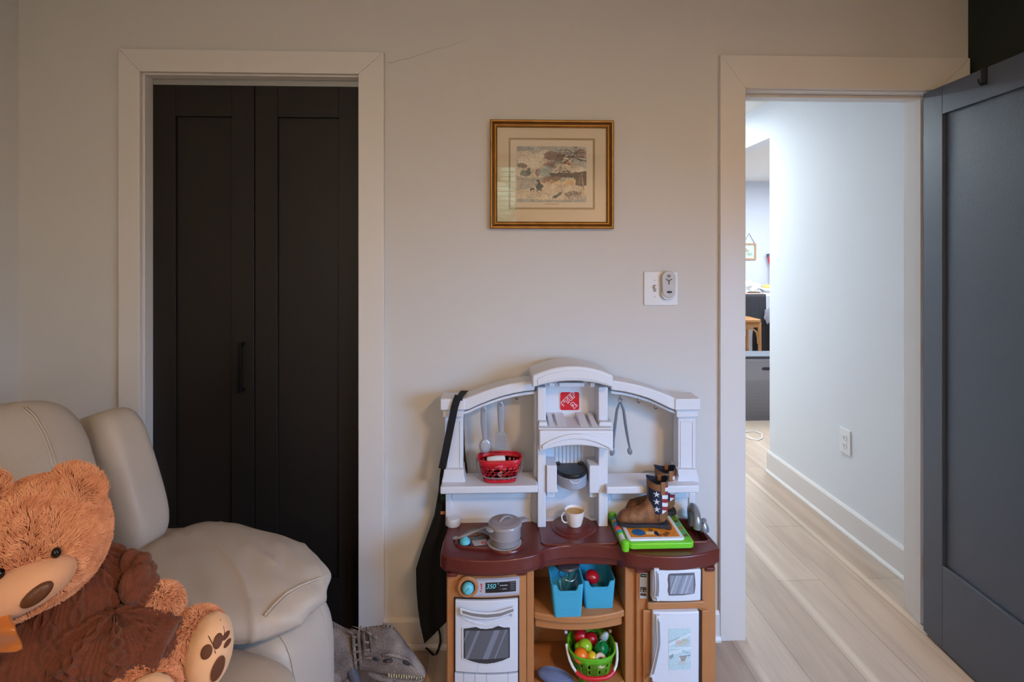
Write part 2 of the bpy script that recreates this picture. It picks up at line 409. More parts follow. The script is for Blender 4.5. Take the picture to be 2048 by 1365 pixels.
# hall-side casing of the doorway
sbox('trim_5', trimm, (dx0-.09, dx0-.004, .13, .148, 0, dz+.09), (dx1+.004, 1.813, .13, .148, 0, dz+.09), (dx0-.004, dx1+.004, .13, .148, dz+.004, dz+.09), bevel=.002)
darkm = mat('door_charcoal_brown', (29, 25, 23), .46, spec=.35, bump=.12, bscale=160, stretch=(1, 1, .06))
railm = mat('track_metal', (170, 172, 172), .4, .6)
d1 = struct(thing('door_1', None, None, ((cx0+cx1)/2, .05, 0)))
def leaf(x0, x1, z0, z1, y0, y1, st, rt, rb, parent, m, name='door_panel', rec=.010):
    q = MB()
    q.box(x0, x0+st, y0, y1, z0, z1).box(x1-st, x1, y0, y1, z0, z1).box(x0+st, x1-st, y0, y1, z1-rt, z1).box(x0+st, x1-st, y0, y1, z0, z0+rb)
    q.box(x0+st, x1-st, y0+rec, y1-rec, z0+rb, z1-rt)
    return q.build(name, m, parent, bevel=.0016, seg=1)
yd = .045
zt = W(500, 170, yd).z
xa, xm, xb = W(305, 700, yd).x, W(509, 700, yd).x, cx1-.003
p1 = leaf(xa, xm-.0015, .025, zt, yd, yd+.034, .082, .118, .2, d1, darkm)
p2 = leaf(xm+.0015, xb, .025, zt, yd, yd+.034, .082, .118, .2, d1, darkm)
q = MB(); q.box(cx0+.004, cx1-.002, yd-.004, yd+.03, cz-.022, cz-.001)
q.build('track', railm, d1, bevel=.001)
for px in (326, 342, 688):
    q = MB(); q.lathe([(.004, 0), (.004, .02)], 10, Tm((W(px, 165, yd+.015).x, yd+.012, zt-.002))); q.build('track_pin', railm, d1)
hx = W(487, 700, yd).x; hz0, hz1 = W(487, 785, yd-.02).z, W(487, 686, yd-.02).z
q = MB(); q.box(hx-.006, hx+.006, yd-.034, yd-.024, hz0, hz1).box(hx-.006, hx+.006, yd-.026, yd, hz0, hz0+.011).box(hx-.006, hx+.006, yd-.026, yd, hz1-.011, hz1)
q.build('door_handle', mat('black_metal', (10, 10, 12), .35, .4), p1, bevel=.001)

# open slate door, hinged at the right of the doorway
slate = mat('door_slate', (62, 71, 86), .33, bump=.25, bscale=420, bdet=1, spec=.7)
dr = struct(thing('door_2', None, None, (dx1-.004, -.004, 0)))
dw, dt = .72, .035
q = MB()
st, rt, rb = .092, .102, .30
z0, z1 = .010, 2.04
q.box(-dw, -dw+st, 0, dt, z0, z1).box(-st, 0, 0, dt, z0, z1).box(-dw+st, -st, 0, dt, z1-rt, z1).box(-dw+st, -st, 0, dt, z0, z0+rb).box(-dw+st, -st, .012, dt-.012, z0+rb, z1-rt)
ang = math.radians(85.5)
lo = q.build('door_leaf', slate, dr, bevel=.0012, seg=1, local=True)
dr.rotation_euler = (0, 0, 0)
lo.matrix_parent_inverse = Matrix.Rotation(ang, 4, 'Z')
# leaf local x runs from hinge (0) to -dw ; rotated by +85 deg it points to -Y ; its room face (y=0..) turns to -X? use rotated thickness
for zc in (.25, 1.05, 1.83):
    q = MB(); q.lathe([(.006, -.045), (.006, .045)], 12, Tm((.004, -.006, zc)))
    h = q.build('hinge', mat('hinge_black', (22, 22, 24), .4, .6), dr, local=True)
q = MB(); q.lathe([(.011, 0), (.011, .035), (.026, .045), (.028, .06), (.02, .072), (0, .074)], 24, Tm((-dw+.06, dt, .95), (-math.pi/2, 0, 0)))
q.lathe([(.011, 0), (.011, .035), (.026, .045), (.028, .06), (.02, .072), (0, .074)], 24, Tm((-dw+.06, 0, .95), (math.pi/2, 0, 0)))
kb = q.build('door_knob', mat('hinge_black'), dr, local=True); kb.matrix_parent_inverse = Matrix.Rotation(ang, 4, 'Z')
# over-door hook, black
hk = thing('door_hook', 'small black over-door hook clipped on the top of the open slate door', 'hook', (dx1-.004, -.004, 0))
q = MB(); q.box(-.281, -.259, dt+.0005, dt+.003, z1-.055, z1+.003).box(-.278, -.262, -.003, -.0005, z1-.03, z1+.003).box(-.278, -.262, -.003, dt+.003, z1+.0008, z1+.003)
q.tube([(-.27, dt+.003, z1-.052), (-.27, dt+.012, z1-.054), (-.27, dt+.018, z1-.045), (-.27, dt+.019, z1-.034)], .0035, 8)
q.tube([(-.27, -.003, z1-.03), (-.27, -.012, z1-.034), (-.27, -.02, z1-.028), (-.27, -.022, z1-.014)], .0075, 8)
ho = q.build('hook_body', mat('hinge_black'), hk, bevel=.0006, seg=1, local=True); ho.matrix_parent_inverse = Matrix.Rotation(ang, 4, 'Z')

# baseboards
def base_profile(t=.014, h=.108):
    return [(0, 0), (-t-.011, 0), (-t-.011, .008), (-t-.004, .018), (-t, .019), (-t, h-.012), (-t+.003, h-.006), (-t+.006, h), (0, h)]
def base_x(name, x0, x1, y=0, sgn=1):
    q = MB(); q.prism([(y+sgn*a, z) for a, z in base_profile()], x0, x1, plane='YZ'); return struct(q.build(name, trimm, smooth=True, angle=20))
base_x('baseboard_back', co1, do0)
base_x('baseboard_back_left', XL, co0)
def base_y(name, x, y0, y1, sgn):
    q = MB(); q.prism([(x+sgn*a, z) for a, z in base_profile(h=.14)], y0, y1, plane='XZ'); return struct(q.build(name, trimm, smooth=True, angle=20))
base_y('baseboard_left', XL, YR, -.03, -1)
base_y('baseboard_right', XR, YR, -.03, 1)

# hall beyond the doorway
HX, HY, FY = 1.815, 1.46, 5.15
sbox('wall_hall_right', hallm, (HX, HX+.11, .11, HY, 0, ZC-.02), (HX, HX+.11, HY, FY, 2.2, ZC-.02))
sbox('wall_hall_left', hallm, (.7, .8, .11, FY, 0, ZC-.02))
sbox('wall_far', mat('far_paint', (196, 202, 214), .7, bump=.05, bscale=300), (.8, 4.5, FY, FY+.1, 0, ZC-.02))
sbox('wall_far_right', hallm, (4.5, 4.6, .11, FY+.1, 0, ZC-.02))
sbox('wall_far_near', hallm, (HX+.11, 4.5, .11, .21, 0, ZC-.02))
base_y('baseboard_hall', HX, .15, HY+.012, 1)
# ceiling lamp of the room (above and behind the camera)
lp = thing('ceiling_lamp', 'round white flush ceiling lamp in the middle of the room', 'lamp', (1.15, -2.35, ZC))
q = MB(); q.lathe([(.17, 0), (.17, -.025), (.15, -.03)], 40, Tm(lp.location)); q.build('lamp_base', trimm, lp)
q = MB(); q.lathe([(.15, -.03), (.14, -.06), (.1, -.085), (.04, -.098), (0, -.1)], 40, Tm(lp.location)); q.build('lamp_shade', mat('lamp_glass', (250, 240, 225), .4, emit=(255, 225, 190), estr=3.0), lp)
l = bpy.data.lights.new('lamp_light', 'AREA'); l.shape = 'DISK'; l.size = .34; l.energy = LAMP_W; l.color = LAMP_C
o = bpy.data.objects.new('lamp_light', l); COL.objects.link(o); o.location = (1.15, -2.35, ZC-.12)

# unseen globe lamp added behind the camera, left, to warm the mid wall
gl_ = thing('added_floor_lamp', 'slim black floor lamp with a white glass globe, added behind the camera for warm fill', 'lamp', (-.55, -2.75, 0))
q = MB(); q.lathe([(.14, 0), (.14, .012), (.02, .02), (0, .02)], 40, Tm(gl_.location)); q.build('lamp_foot', mat('hinge_black'), gl_)
q = MB(); q.lathe([(.01, .02), (.01, 1.60)], 16, Tm(gl_.location)); q.build('pole', mat('hinge_black'), gl_)
q = MB(); q.ell((-.55, -2.75, 1.70), .095); q.build('globe', mat('lamp_glass'), gl_)
l = bpy.data.lights.new('added_globe_light', 'POINT'); l.shadow_soft_size = .11; l.energy = GLOBE_W; l.color = GLOBE_C
o = bpy.data.objects.new('added_globe_light', l); COL.objects.link(o); o.location = (-.55, -2.75, 1.70)

# outlet plate in the hall
op = thing('wall_outlet', 'white double electrical outlet low on the hall wall', 'outlet', WX(1691, 883, HX-.001))
oy, oz = op.location.y, op.location.z
pl = mat('switch_plastic', (222, 222, 224), .35); slotm = mat('slot_dark', (60, 58, 58), .6)
q = MB(); q.box(HX-.006, HX, oy-.042, oy+.042, oz-.064, oz+.064); q.build('outlet_plate', pl, op, bevel=.002)
for s_ in (-1, 1):
    q = MB(); q.prism([(oy+a, oz+s_*.02+b_) for a, b_ in rrect(-.017, .017, -.014, .014, .008)], HX-.0085, HX-.005, plane='YZ')
    rc = q.build('socket', pl, op, bevel=.0006, seg=1)
    q = MB()
    for u in (-.006, .006): q.box(HX-.0092, HX-.0084, oy+u-.001, oy+u+.001, oz+s_*.02-.002, oz+s_*.02+.006)
    q.lathe([(.0022, 0), (.0022, .0008)], 10, Tm((HX-.0092, oy, oz+s_*.02-.007), (0, math.pi/2, 0)))
    q.build('socket_slots', slotm, rc, smooth=False)
# switch plate on the back wall with a remote hung over its right half
p = W(1321.5, 577.5, -.003)
sw = thing('light_switch', 'white double-width light switch plate on the wall beside the doorway', 'switch', (p.x, 0, p.z))
q = MB(); q.box(p.x-.0635, p.x+.0635, -.006, 0, p.z-.0625, p.z+.0625); q.build('switch_plate', pl, sw, bevel=.0025)
tx = W(1309.5, 577, -.006)
q = MB(); q.box(tx.x-.0055, tx.x+.0055, -.0065, -.004, tx.z-.013, tx.z+.013); q.build('toggle_slot', mat('slot_grey', (150, 148, 146), .6), sw)
q = MB(); q.box(-.004, .004, -.016, 0, -.0045, .0045, Tm((tx.x, -.005, tx.z-.001), (-.5, 0, 0))); q.build('toggle', pl, sw, bevel=.001)
for zz in (-.03, .03):
    q = MB(); q.lathe([(.0032, 0), (.0032, .0015), (.0, .002)], 12, Tm((tx.x, -.006, tx.z+zz), (math.pi/2, 0, 0)))
    q.build('plate_screw', mat('screw_white', (200, 200, 200), .4), sw)
rc_ = W(1336.5, 570, -.018)
rm = thing('remote_control', 'slim light grey remote control in its holder over the light switch plate', 'remote control', (rc_.x, -.006, rc_.z))
grm = mat('remote_shell', (190, 186, 184), .4); grk = mat('remote_key', (128, 122, 120), .5)
out = [(a, b_) for a, b_ in rrect(-.0255, .0255, -.048, .051, .0245, 8)]
q = MB(); q.prism([(rc_.x+a*(1 if b_ > 0 else .94), rc_.z+b_) for a, b_ in out], -.026, -.007); q.build('remote_shell', grm, rm, bevel=.004, seg=3)
q = MB(); q.prism([(rc_.x+a*.98, rc_.z-.022+b_) for a, b_ in rrect(-.026, .026, -.033, .012, .022, 8)], -.0215, -.006); q.build('wall_holder', mat('holder_white', (205, 208, 214), .35), rm, bevel=.003, seg=2)
kz = rc_.z+.033
q = MB(); q.lathe([(.006, 0), (.006, .002), (0, .003)], 16, Tm((rc_.x, -.0258, kz), (math.pi/2, 0, 0))); q.build('button', grk, rm)
q = MB()
for a in (90+58, 90-58, -90):
    c_, s_ = math.cos(math.radians(a)), math.sin(math.radians(a)); q.tube([(rc_.x, -.0268, kz-.018), (rc_.x+.013*c_, -.0268, kz-.018+.013*s_)], .0042, 8, flat=.4)
q.build('fan_button', grk, rm)
q = MB(); q.ell((rc_.x+.002, -.0262, rc_.z-.026), (.0105, .0016, .0042)); q.build('logo_badge', mat('badge_black', (15, 14, 16), .25), rm)
# ================================================================ TOY KITCHEN
kw = mat('toy_white_plastic', (212, 214, 222), .42, bump=.15, bscale=260)
kt = mat('toy_tan_plastic', (178, 118, 70), .5, bump=.25, bscale=240, var=.03, vscale=20)
kb_ = mat('toy_maroon_plastic', (96, 36, 30), .30, bump=.2, bscale=260, var=.05, vscale=30, coat=.15)
kd = mat('toy_dark_gap', (40, 26, 22), .7)
aq = mat('toy_aqua_plastic', (98, 190, 205), .35)
steel = mat('toy_silver_print', (150, 152, 158), .3, .55)
dkp = mat('toy_dark_plastic', (28, 30, 34), .35)
printm = mat('printed_sheet', (255, 255, 255), .38, attr=True)
K = thing('toy_kitchen', 'toy play kitchen with white arched backsplash, maroon countertop and tan cabinets against the wall', 'toy kitchen', (.33, -.16, 0))
def kprism(name, px, Yf, Yb, m=kw, bevel=.004, parent=K, seg=3):
    q = MB(); q.prism(XZ(px, Yf), Yf, Yb); return q.build(name, m, parent, bevel=bevel, seg=seg)
def kbox(name, x0, y0, x1, y1, Yf, Yb, m=kw, bevel=.003, parent=K, seg=2):
    a, b_ = W(x0, y1, Yf), W(x1, y0, Yf)
    q = MB(); q.box(a.x, b_.x, Yf, Yb, a.z, b_.z); return q.build(name, m, parent, bevel=bevel, seg=seg)
YP = -.075
# lower backsplash panels with raised rims
for (x0, x1, i0, i1) in ((891, 1076, 903, 1063), (1213, 1391, 1222, 1378)):
    o = kbox('backsplash_panel', x0, 984, x1, 1053, YP+.006, -.035)
    q = MB(); a, b_ = W(x0, 1053, YP), W(x1, 986, YP); c_, d_ = W(i0, 1036, YP), W(i1, 997, YP)
    q.box(a.x, c_.x, YP-.001, YP+.008, a.z, b_.z).box(d_.x, b_.x, YP-.001, YP+.008, a.z, b_.z).box(c_.x, d_.x, YP-.001, YP+.008, a.z, c_.z).box(c_.x, d_.x, YP-.001, YP+.008, d_.z, b_.z)
    q.build('panel_rim', kw, o, bevel=.003)
# rounded foot at the left end
f0 = W(907, 1048, -.10)
q = MB(); q.lathe([(.024, 0), (.0255, .004), (.0255, .02), (.022, .026), (0, .027)], 24, Tm((f0.x-.001, -.088, .486))); q.build('backsplash_foot', kw, K)
# shelves
for (x0, x1, xs0, xs1) in ((880, 1076, 882, 1074), (1213, 1399, 1213, 1397)):
    a, b_ = W(x0, 990, -.155), W(x1, 972, -.155)
    q = MB()
    bk0, bk1 = a.x+(.012 if x0 < 1000 else 0), b_.x-(.012 if x1 > 1300 else 0)
    pts = [(a.x, -.155), (b_.x, -.155), (b_.x-(.004 if x1 > 1300 else 0), -.04), (a.x+(.004 if x0 < 1000 else 0), -.04)]
    q.prism(pts, a.z, b_.z, plane='XY'); q.build('shelf', kw, K, bevel=.005, seg=3)
# outer columns
for (c0, c1, n0, n1, s0, s1, b0, b1) in ((880, 930, 885, 927, 889, 926, 883, 931), (1350, 1402, 1353, 1397, 1356, 1392, 1354, 1400)):
    kbox('column_cap', c0, 798, c1, 822, -.135, -.045, bevel=.005)
    kbox('column_neck', n0, 820, n1, 836, -.118, -.045, bevel=.004)
    sh = kbox('column', s0, 833, s1, 962, -.10, -.05, bevel=.004)
    q = MB(); a, b_ = W(s0+7, 940, -.103), W(s1-7, 845, -.103)
    for bx in ((a.x-.004, a.x, a.z, b_.z), (b_.x, b_.x+.004, a.z, b_.z), (a.x-.004, b_.x+.004, b_.z, b_.z+.004), (a.x-.004, b_.x+.004, a.z-.004, a.z)):
        q.box(bx[0], bx[1], -.1025, -.098, bx[2], bx[3])
    q.build('column_moulding', kw, sh, bevel=.0012, seg=1)
    kprism('column_base', [(s0-1, 940), (s1+1, 940), (b1-3, 953), (b1, 966), (b0, 966), (b0+3, 953)], -.118, -.045, bevel=.003)
# arches
upL = [(926, 799), (945, 792), (968, 783), (995, 774.5), (1022, 768), (1048, 764), (1068, 762)]
loL = [(1070, 782), (1050, 784), (1030, 787.5), (1005, 793.5), (980, 802), (955, 812), (938, 820), (926, 823)]
kprism('arch', upL+loL, -.13, -.045, bevel=.006)
upR = [(1222, 761), (1245, 764), (1270, 769), (1296, 776), (1322, 785), (1340, 792), (1354, 799)]
loR = [(1354, 823), (1340, 818), (1322, 809), (1300, 799), (1275, 791), (1250, 785), (1222, 781)]
kprism('arch', upR+loR, -.13, -.045, bevel=.006)
# thin inner ribs under the arches (hook rail)
kprism('hook_rail', [(a, b_+1) for a, b_ in loL]+[(a, b_+7) for a, b_ in loL[::-1]], -.105, -.06, bevel=.002, seg=1)
kprism('hook_rail', [(a, b_+1) for a, b_ in loR]+[(a, b_+7) for a, b_ in loR[::-1]], -.105, -.06, bevel=.002, seg=1)
# centre tower: back panel, pillars, spice rack, hoods
q = MB(); a, b_ = W(1078, 1052, -.052), W(1212, 744, -.052); q.box(a.x, b_.x, -.052, -.035, a.z, b_.z)
tp = q.build('tower_panel', kw, K, bevel=.002)
q = MB()
for i in range(10):
    x_ = W(1112+i*7.6, 915, -.054); q.box(x_.x-.003, x_.x+.003, -.056, -.050, W(1112, 932, -.054).z, W(1112, 880, -.054).z)
q.build('ribbing', kw, tp, bevel=.001, seg=1)
kprism('tower_pillar', [(1075, 1056), (1092, 1056), (1092, 775), (1075, 775)], -.125, -.04, bevel=.004)
kprism('tower_pillar', [(1197, 1056), (1216, 1056), (1216, 775), (1197, 775)], -.125, -.04, bevel=.004)
kprism('tower_edge', [(1068, 1050), (1077, 1050), (1077, 775), (1068, 786), (1068, 850), (1070, 880), (1068, 900)], -.085, -.04, bevel=.003)
def hood_pts(xa, xb, ytop, ymid, ybot, ybmid, n=12):
    up = []; lo = []
    for i in range(n+1):
        t = i/n*2-1; x_ = xa+(xb-xa)*i/n; k = 1-t*t
        up.append((x_, ytop+(ymid-ytop)*k)); lo.append((x_, ybot+(ybmid-ybot)*k))
    return up+lo[::-1]
hd = kprism('hood_top', hood_pts(1064, 1227, 752, 733, 777, 763), -.185, -.04, bevel=.008, seg=4)
pp = hood_pts(1075, 1216, 758, 741, 770, 757)
q = MB(); q.prism(XZ(pp, -.187), -.1875, -.18); q.build('hood_moulding', kw, hd, bevel=.002)
for (a, b_) in ((1098, 1109), (1118, 1169), (1180, 1190)):
    kbox('hood_tab', a, 766, b_, 775, -.13, -.05, bevel=.003)
# spice rack
kprism('spice_rack', [(1077, 862), (1225, 862), (1225, 857), (1077, 857)], -.175, -.045, bevel=.002)
for (a, b_) in ((1077, 1095), (1198, 1225)):
    kprism('rack_end', [(a-1, 862), (b_+1, 862), (b_-1, 845), (a+1, 845)], -.150, -.045, bevel=.003)
zb = W(1100, 858, -.16).z
for (a, b_) in ((1096, 1108), (1112, 1133), (1158, 1176), (1181, 1194)):
    q = MB(); x0, x1 = W(a+3, 850, -.16).x, W(b_+1, 850, -.16).x
    q.prism([(-.170, zb), (-.170, zb+.004), (-.150, zb+.008), (-.095, zb+.021), (-.05, zb+.023), (-.05, zb)], x0, x1, plane='YZ'); q.build('rack_divider', kw, K, bevel=.003)
lh = kprism('hood', hood_pts(1078, 1227, 862, 862, 905, 892), -.19, -.045, bevel=.006, seg=3)
pp = hood_pts(1084, 1222, 891, 868, 899, 878)
q = MB(); q.prism(XZ(pp, -.192), -.197, -.185); q.build('hood_moulding', kw, lh, bevel=.003)
# brackets of the coffee maker
for (a, b_, s_) in ((1093, 1114, 1), (1179, 1199, -1)):
    kprism('coffee_bracket', [(a, 932), (b_, 932), (b_, 978), (b_+3*s_, 984), (b_, 987), (a, 987)], -.135, -.05, bevel=.005, seg=3)
    kbox('bracket_foot', a, 986, b_-5 if s_ > 0 else b_, 996, -.10, -.05, bevel=.003)
# wall of the tower near the counter
kbox('tower_sill', 1092, 1040, 1197, 1052, -.085, -.045, bevel=.003)
# hooks
hkm = mat('hook_metal', (120, 122, 126), .3, .85)
def hook(px, py, s=1.0):
    p = W(px, py, -.095); r = .0045*s
    pts = [(p.x, -.095, p.z+.004)]+[(p.x, -.095-.004*0, p.z-.008)]
    pts = [(p.x, -.094, p.z+.003), (p.x-.001, -.0945, p.z-.006), (p.x-.003, -.096, p.z-.012), (p.x-.001, -.099, p.z-.0165), (p.x+.003, -.101, p.z-.016), (p.x+.005, -.102, p.z-.012)]
    q = MB(); q.tube(pts, .0016, 8); q.build('utensil_hook', hkm, K)
for h_ in ((966, 806), (999, 795), (1033, 789), (1241, 790), (1276, 796), (1310, 808)): hook(*h_)

# ---- countertop: outline in plan, from real corners
ZT = .485
def bulge(x0, x1, y0, y1, dep, n=10):
    return [(x0+(x1-x0)*i/n, y0+(y1-y0)*i/n-dep*(1-(i/n*2-1)**2)) for i in range(n+1)]
xl = W(880, 1110, -.27).x; xr = W(1443, 1105, -.27).x
xa_, xb_ = W(1084, 1100, -.27).x, W(1247, 1100, -.27).x
front = [(xl, -.262)] + bulge(xl+.008, xa_-.014, -.275, -.278, .032) + [(xa_, -.262), (xa_+.012, -.247)] + bulge(xa_+.022, xb_-.022, -.243, -.243, -.014, 6)[1:-1] + [(xb_-.012, -.247), (xb_, -.262)] + bulge(xb_+.014, xr-.008, -.280, -.270, .032) + [(xr, -.258)]
back = [(xr-.028, -.036), (xl+.022, -.036)]
ctp = [(xr-.003, -.20), (xr-.012, -.11)]+[back[0]]+[back[1]]+[(xl+.008, -.11), (xl+.001, -.20)]
outline = front+ctp
q = MB(); q.prism(outline, ZT-.045, ZT, plane='XY'); ct = q.build('countertop', kb_, K)
# sink well cut into the top
sx0, sx1, sy0, sy1 = W(1380, 1085, -.2).x-.17, W(1412, 1085, -.2).x, -.225, -.085
q = MB(); q.prism([(a, b_) for a, b_ in rrect(sx0, sx1, sy0, sy1, .015)], ZT-.03, ZT+.05, plane='XY'); cut = q.build('cutter', kb_)
md = ct.modifiers.new('b', 'BOOLEAN'); md.object = cut; md.operation = 'DIFFERENCE'; md.solver = 'EXACT'
bake(ct); bpy.data.objects.remove(cut)
md = ct.modifiers.new('bevel', 'BEVEL'); md.width = .006; md.segments = 3; md.limit_method = 'ANGLE'; md.angle_limit = math.radians(40); md.harden_normals = True
q = MB()
rim = rrect(sx0-.008, sx1+.008, sy0-.008, sy1+.008, .02, 6); inn = rrect(sx0, sx1, sy0, sy1, .014, 6)
rings = [[(x_, y_, ZT-.001) for x_, y_ in rim], [(x_*1, y_, ZT+.004) for x_, y_ in [((a[0]+b_[0])/2, (a[1]+b_[1])/2) for a, b_ in zip(rim, inn)]], [(x_, y_, ZT+.003) for x_, y_ in inn], [(x_, y_, ZT-.004) for x_, y_ in inn]]
q.loft(rings, cap=False); q.build('sink_rim', kb_, K, angle=60)
# second tier (skirt) under the worktop
sk = [(x_*1.0+(.013 if x_ < .3 else -.013)*0, y_+.013) for x_, y_ in front]
sk = [(max(xl+.012, min(xr-.012, x_)), y_) for x_, y_ in sk]+[(xr-.03, -.04), (xl+.025, -.04)]
q = MB(); q.prism(sk, ZT-.058, ZT-.046, plane='XY'); q.build('counter_skirt', kb_, K, bevel=.003)
zc_ = ZT-.058
vx0, vx1 = xa_-.004, xb_+.004
q = MB(); q.prism([(vx0, -.245)]+bulge(vx0+.014, vx1-.014, -.226, -.226, -.012, 8)+[(vx1, -.245), (vx1, -.20), (vx0, -.20)], ZT-.073, ZT-.045, plane='XY'); q.build('counter_valance', kb_, K, bevel=.003)
for a, b_ in ((893, 915), (1034, 1054), (1272, 1298), (1412, 1432)):
    x0, x1 = W(a, 1145, -.28).x, W(b_, 1145, -.28).x
    q = MB(); q.prism(rrect(x0, x1, -.277, -.25, .008), zc_-.010, zc_+.002, plane='XY'); q.build('counter_lug', kb_, K, bevel=.002)
# raised plateaus on the worktop
def plate(name, pts, z0, z1, m=kb_, bevel=.003, parent=K):
    q = MB(); q.prism(pts, z0, z1, plane='XY'); return q.build(name, m, parent, bevel=bevel, seg=3)
def onz(px, py, z=ZT): p = WZ(px, py, z); return (p.x, p.y)
x0, x1 = onz(1078, 1080)[0], onz(1238, 1080)[0]
plate('centre_plateau', rrect(x0+.004, x1-.004, -.232, -.055, .02, 6), ZT-.002, ZT+.005)
c0 = onz(1147, 1057)
for r_, h0, h1 in ((.077, .004, .010), (.062, .009, .014)):
    q = MB(); q.lathe([(r_, h0), (r_, h1-.002), (r_-.003, h1), (0, h1)], 48, Tm((c0[0], c0[1]-.002, ZT))); q.build('warming_plate', kb_, K)
# hob: rounded dumbbell rim
ha, hb = onz(932, 1086), onz(1010, 1088)
dumb = arc(ha[0], ha[1], .034, .034, 110, 250, 10)+[((ha[0]+hb[0])/2-.012, hb[1]-.034)]+arc(hb[0], hb[1], .062, .060, 215, 360+145, 16)+[((ha[0]+hb[0])/2-.012, ha[1]+.048)]
rings = []
for off, z in ((1.03, -.001), (1.02, .005), (.975, .008), (.93, .005), (.915, .0005)):
    cxm = sum(p[0] for p in dumb)/len(dumb); cym = sum(p[1] for p in dumb)/len(dumb)
    rings.append([(cxm+(x_-cxm)*off, cym+(y_-cym)*off, ZT+z) for x_, y_ in dumb])
q = MB(); q.loft(rings, cap=False); q.build('hob_rim', kb_, K, angle=70)
q = MB(); q.lathe([(.0555, .0), (.0565, .004), (.0535, .0065), (.048, .0065), (.047, .005), (0, .005)], 48, Tm((hb[0], hb[1], ZT)))
q.build('burner_ring', mat('burner_grey', (164, 164, 160), .45), K)
# second burner sticker behind the knob: round grey print with radial ticks
b2 = onz(952, 1070)
cv = Canvas(120, 120, (78, 50, 46)); cv.ellipse(.5, .5, .5, .5, (92, 88, 92)); cv.ellipse(.5, .5, .42, .42, (112, 110, 116)); cv.ellipse(.5, .5, .2, .2, (70, 70, 78))
for i in range(26):
    a = i/26*2*math.pi; cv.line([(.5+.18*math.cos(a), .5+.18*math.sin(a)), (.5+.36*math.cos(a), .5+.36*math.sin(a))], .018, (190, 200, 212))
q = MB(); N = 120
hh = .040
vv = []; ff = []; cc = []
for j in range(N):
    for i in range(N):
        u, v_ = (i+.5)/N-.5, (j+.5)/N-.5
        if u*u+v_*v_ < .25:
            k = len(vv); s_ = 1/N
            for du, dv in ((-.5, -.5), (.5, -.5), (.5, .5), (-.5, .5)): vv.append((b2[0]+(u+du*s_)*2*hh, b2[1]+(v_+dv*s_)*2*hh, ZT+.0006))
            ff.append((k, k+1, k+2, k+3)); cc.append(tuple(int(c_*255) for c_ in cv.a[j, i]))
q.add(vv, ff, None, [tuple(float(x_) for x_ in c_) for c_ in cc]); q.build('burner_print', printm, K, smooth=False)
# knob on the hob with black collar
def knob(name, T, parent, s=1.0):
    q = MB(); q.lathe([(.0215*s, 0), (.0215*s, .003), (.019*s, .004)], 32, T); col = q.build('knob_collar', dkp, parent)
    q = MB(); q.lathe([(.0185*s, .002), (.0185*s, .010*s), (.016*s, .016*s), (.010*s, .020*s), (0, .021*s)], 32, T)
    g = [(-.0125*s, .012*s), (-.009*s, .023*s), (.009*s, .023*s), (.0125*s, .012*s)]
    q.prism(g, -.0035*s, .0035*s, T=T@Matrix.Rotation(.9, 4, 'Z')); return q.build(name, aq, parent, bevel=.0012)
kk = onz(930, 1089); knob('hob_knob', Tm((kk[0], kk[1], ZT+.001)), K, .92)
# small recipe sticker
cv = Canvas(60, 36, (178, 176, 182)); cv.line([(.1, .2), (.6, .15)], .06, (120, 120, 126)); cv.line([(.1, .45), (.5, .42)], .06, (130, 130, 136)); cv.ellipse(.72, .65, .2, .26, (196, 50, 50)); cv.ellipse(.72, .65, .1, .13, (178, 176, 182)); cv.line([(.6, .45), (.86, .85)], .07, (196, 50, 50))
tl = onz(943, 1083); tr_ = onz(972, 1079); bl_ = onz(949, 1094)
cv.build('recipe_sticker', printm, K, (tl[0], tl[1], ZT+.0012), (tr_[0]-tl[0], tr_[1]-tl[1], 0), (bl_[0]-tl[0], bl_[1]-tl[1], 0))
# faucet and tap
silv = mat('toy_silver_plastic', (150, 154, 160), .28, .55)
fx, fy = onz(1392, 1066); 
q = MB(); pts = []
for i in range(15):
    a = math.radians(180-i*200/14); pts.append((fx-.004+.030*math.cos(a)*.62, fy+.045+.044*math.cos(a)*-.9-.02, ZT+.052+.034*math.sin(a)))
pts = [(fx+.006, fy+.055, ZT)] + [(fx+.004, fy+.052, ZT+.03)] + [(fx+.003-.012*(i/12), fy+.052-.085*(.5-.5*math.cos(math.pi*i/12)), ZT+.042+.036*math.sin(math.pi*i/12)) for i in range(13)] + [(fx-.010, fy-.034, ZT+.03)]
q.tube(pts, [.0135]*2+[.0135]*13+[.012], 14); q.build('faucet', silv, K)
q = MB(); T = Tm((fx+.032, fy+.012, ZT)); q.lathe([(.017, 0), (.0165, .012), (.012, .022), (.0075, .028), (.009, .034), (.009, .038), (.004, .042), (0, .043)], 20, T); q.tube([(fx+.032, fy+.012, ZT+.03), (fx+.018, fy-.002, ZT+.041)], .0042, 8); q.build('tap_handle', silv, K)

# ---- cabinets
def face_pts(x0, x1, yf, dep, yb, n=12): return [(a, b_) for a, b_ in bulge(x0, x1, yf, yf, dep, n)]+[(x1, yb), (x0, yb)]
YF = -.262
L0, L1 = W(893, 1160, YF).x, W(1053, 1160, YF).x
R0, R1 = W(1272, 1160, YF).x, W(1432, 1160, YF).x
q = MB(); q.prism(face_pts(L0, L1, YF, .012, -.04), 0, zc_, plane='XY'); cl_ = q.build('cabinet_body', kt, K, bevel=.005, seg=3)
q = MB(); q.prism(face_pts(R0, R1, YF, .012, -.04), 0, zc_, plane='XY'); cr_ = q.build('cabinet_body', kt, K, bevel=.005, seg=3)
for s_, (a, b_) in (('l', (1053, 1068)), ('r', (1250, 1272))):
    x0, x1 = W(a, 1160, YF+.012).x, W(b_, 1160, YF+.012).x
    q = MB(); q.box(x0, x1, YF+.012, -.04, 0, zc_); q.build('centre_post', kt, K, bevel=.004)
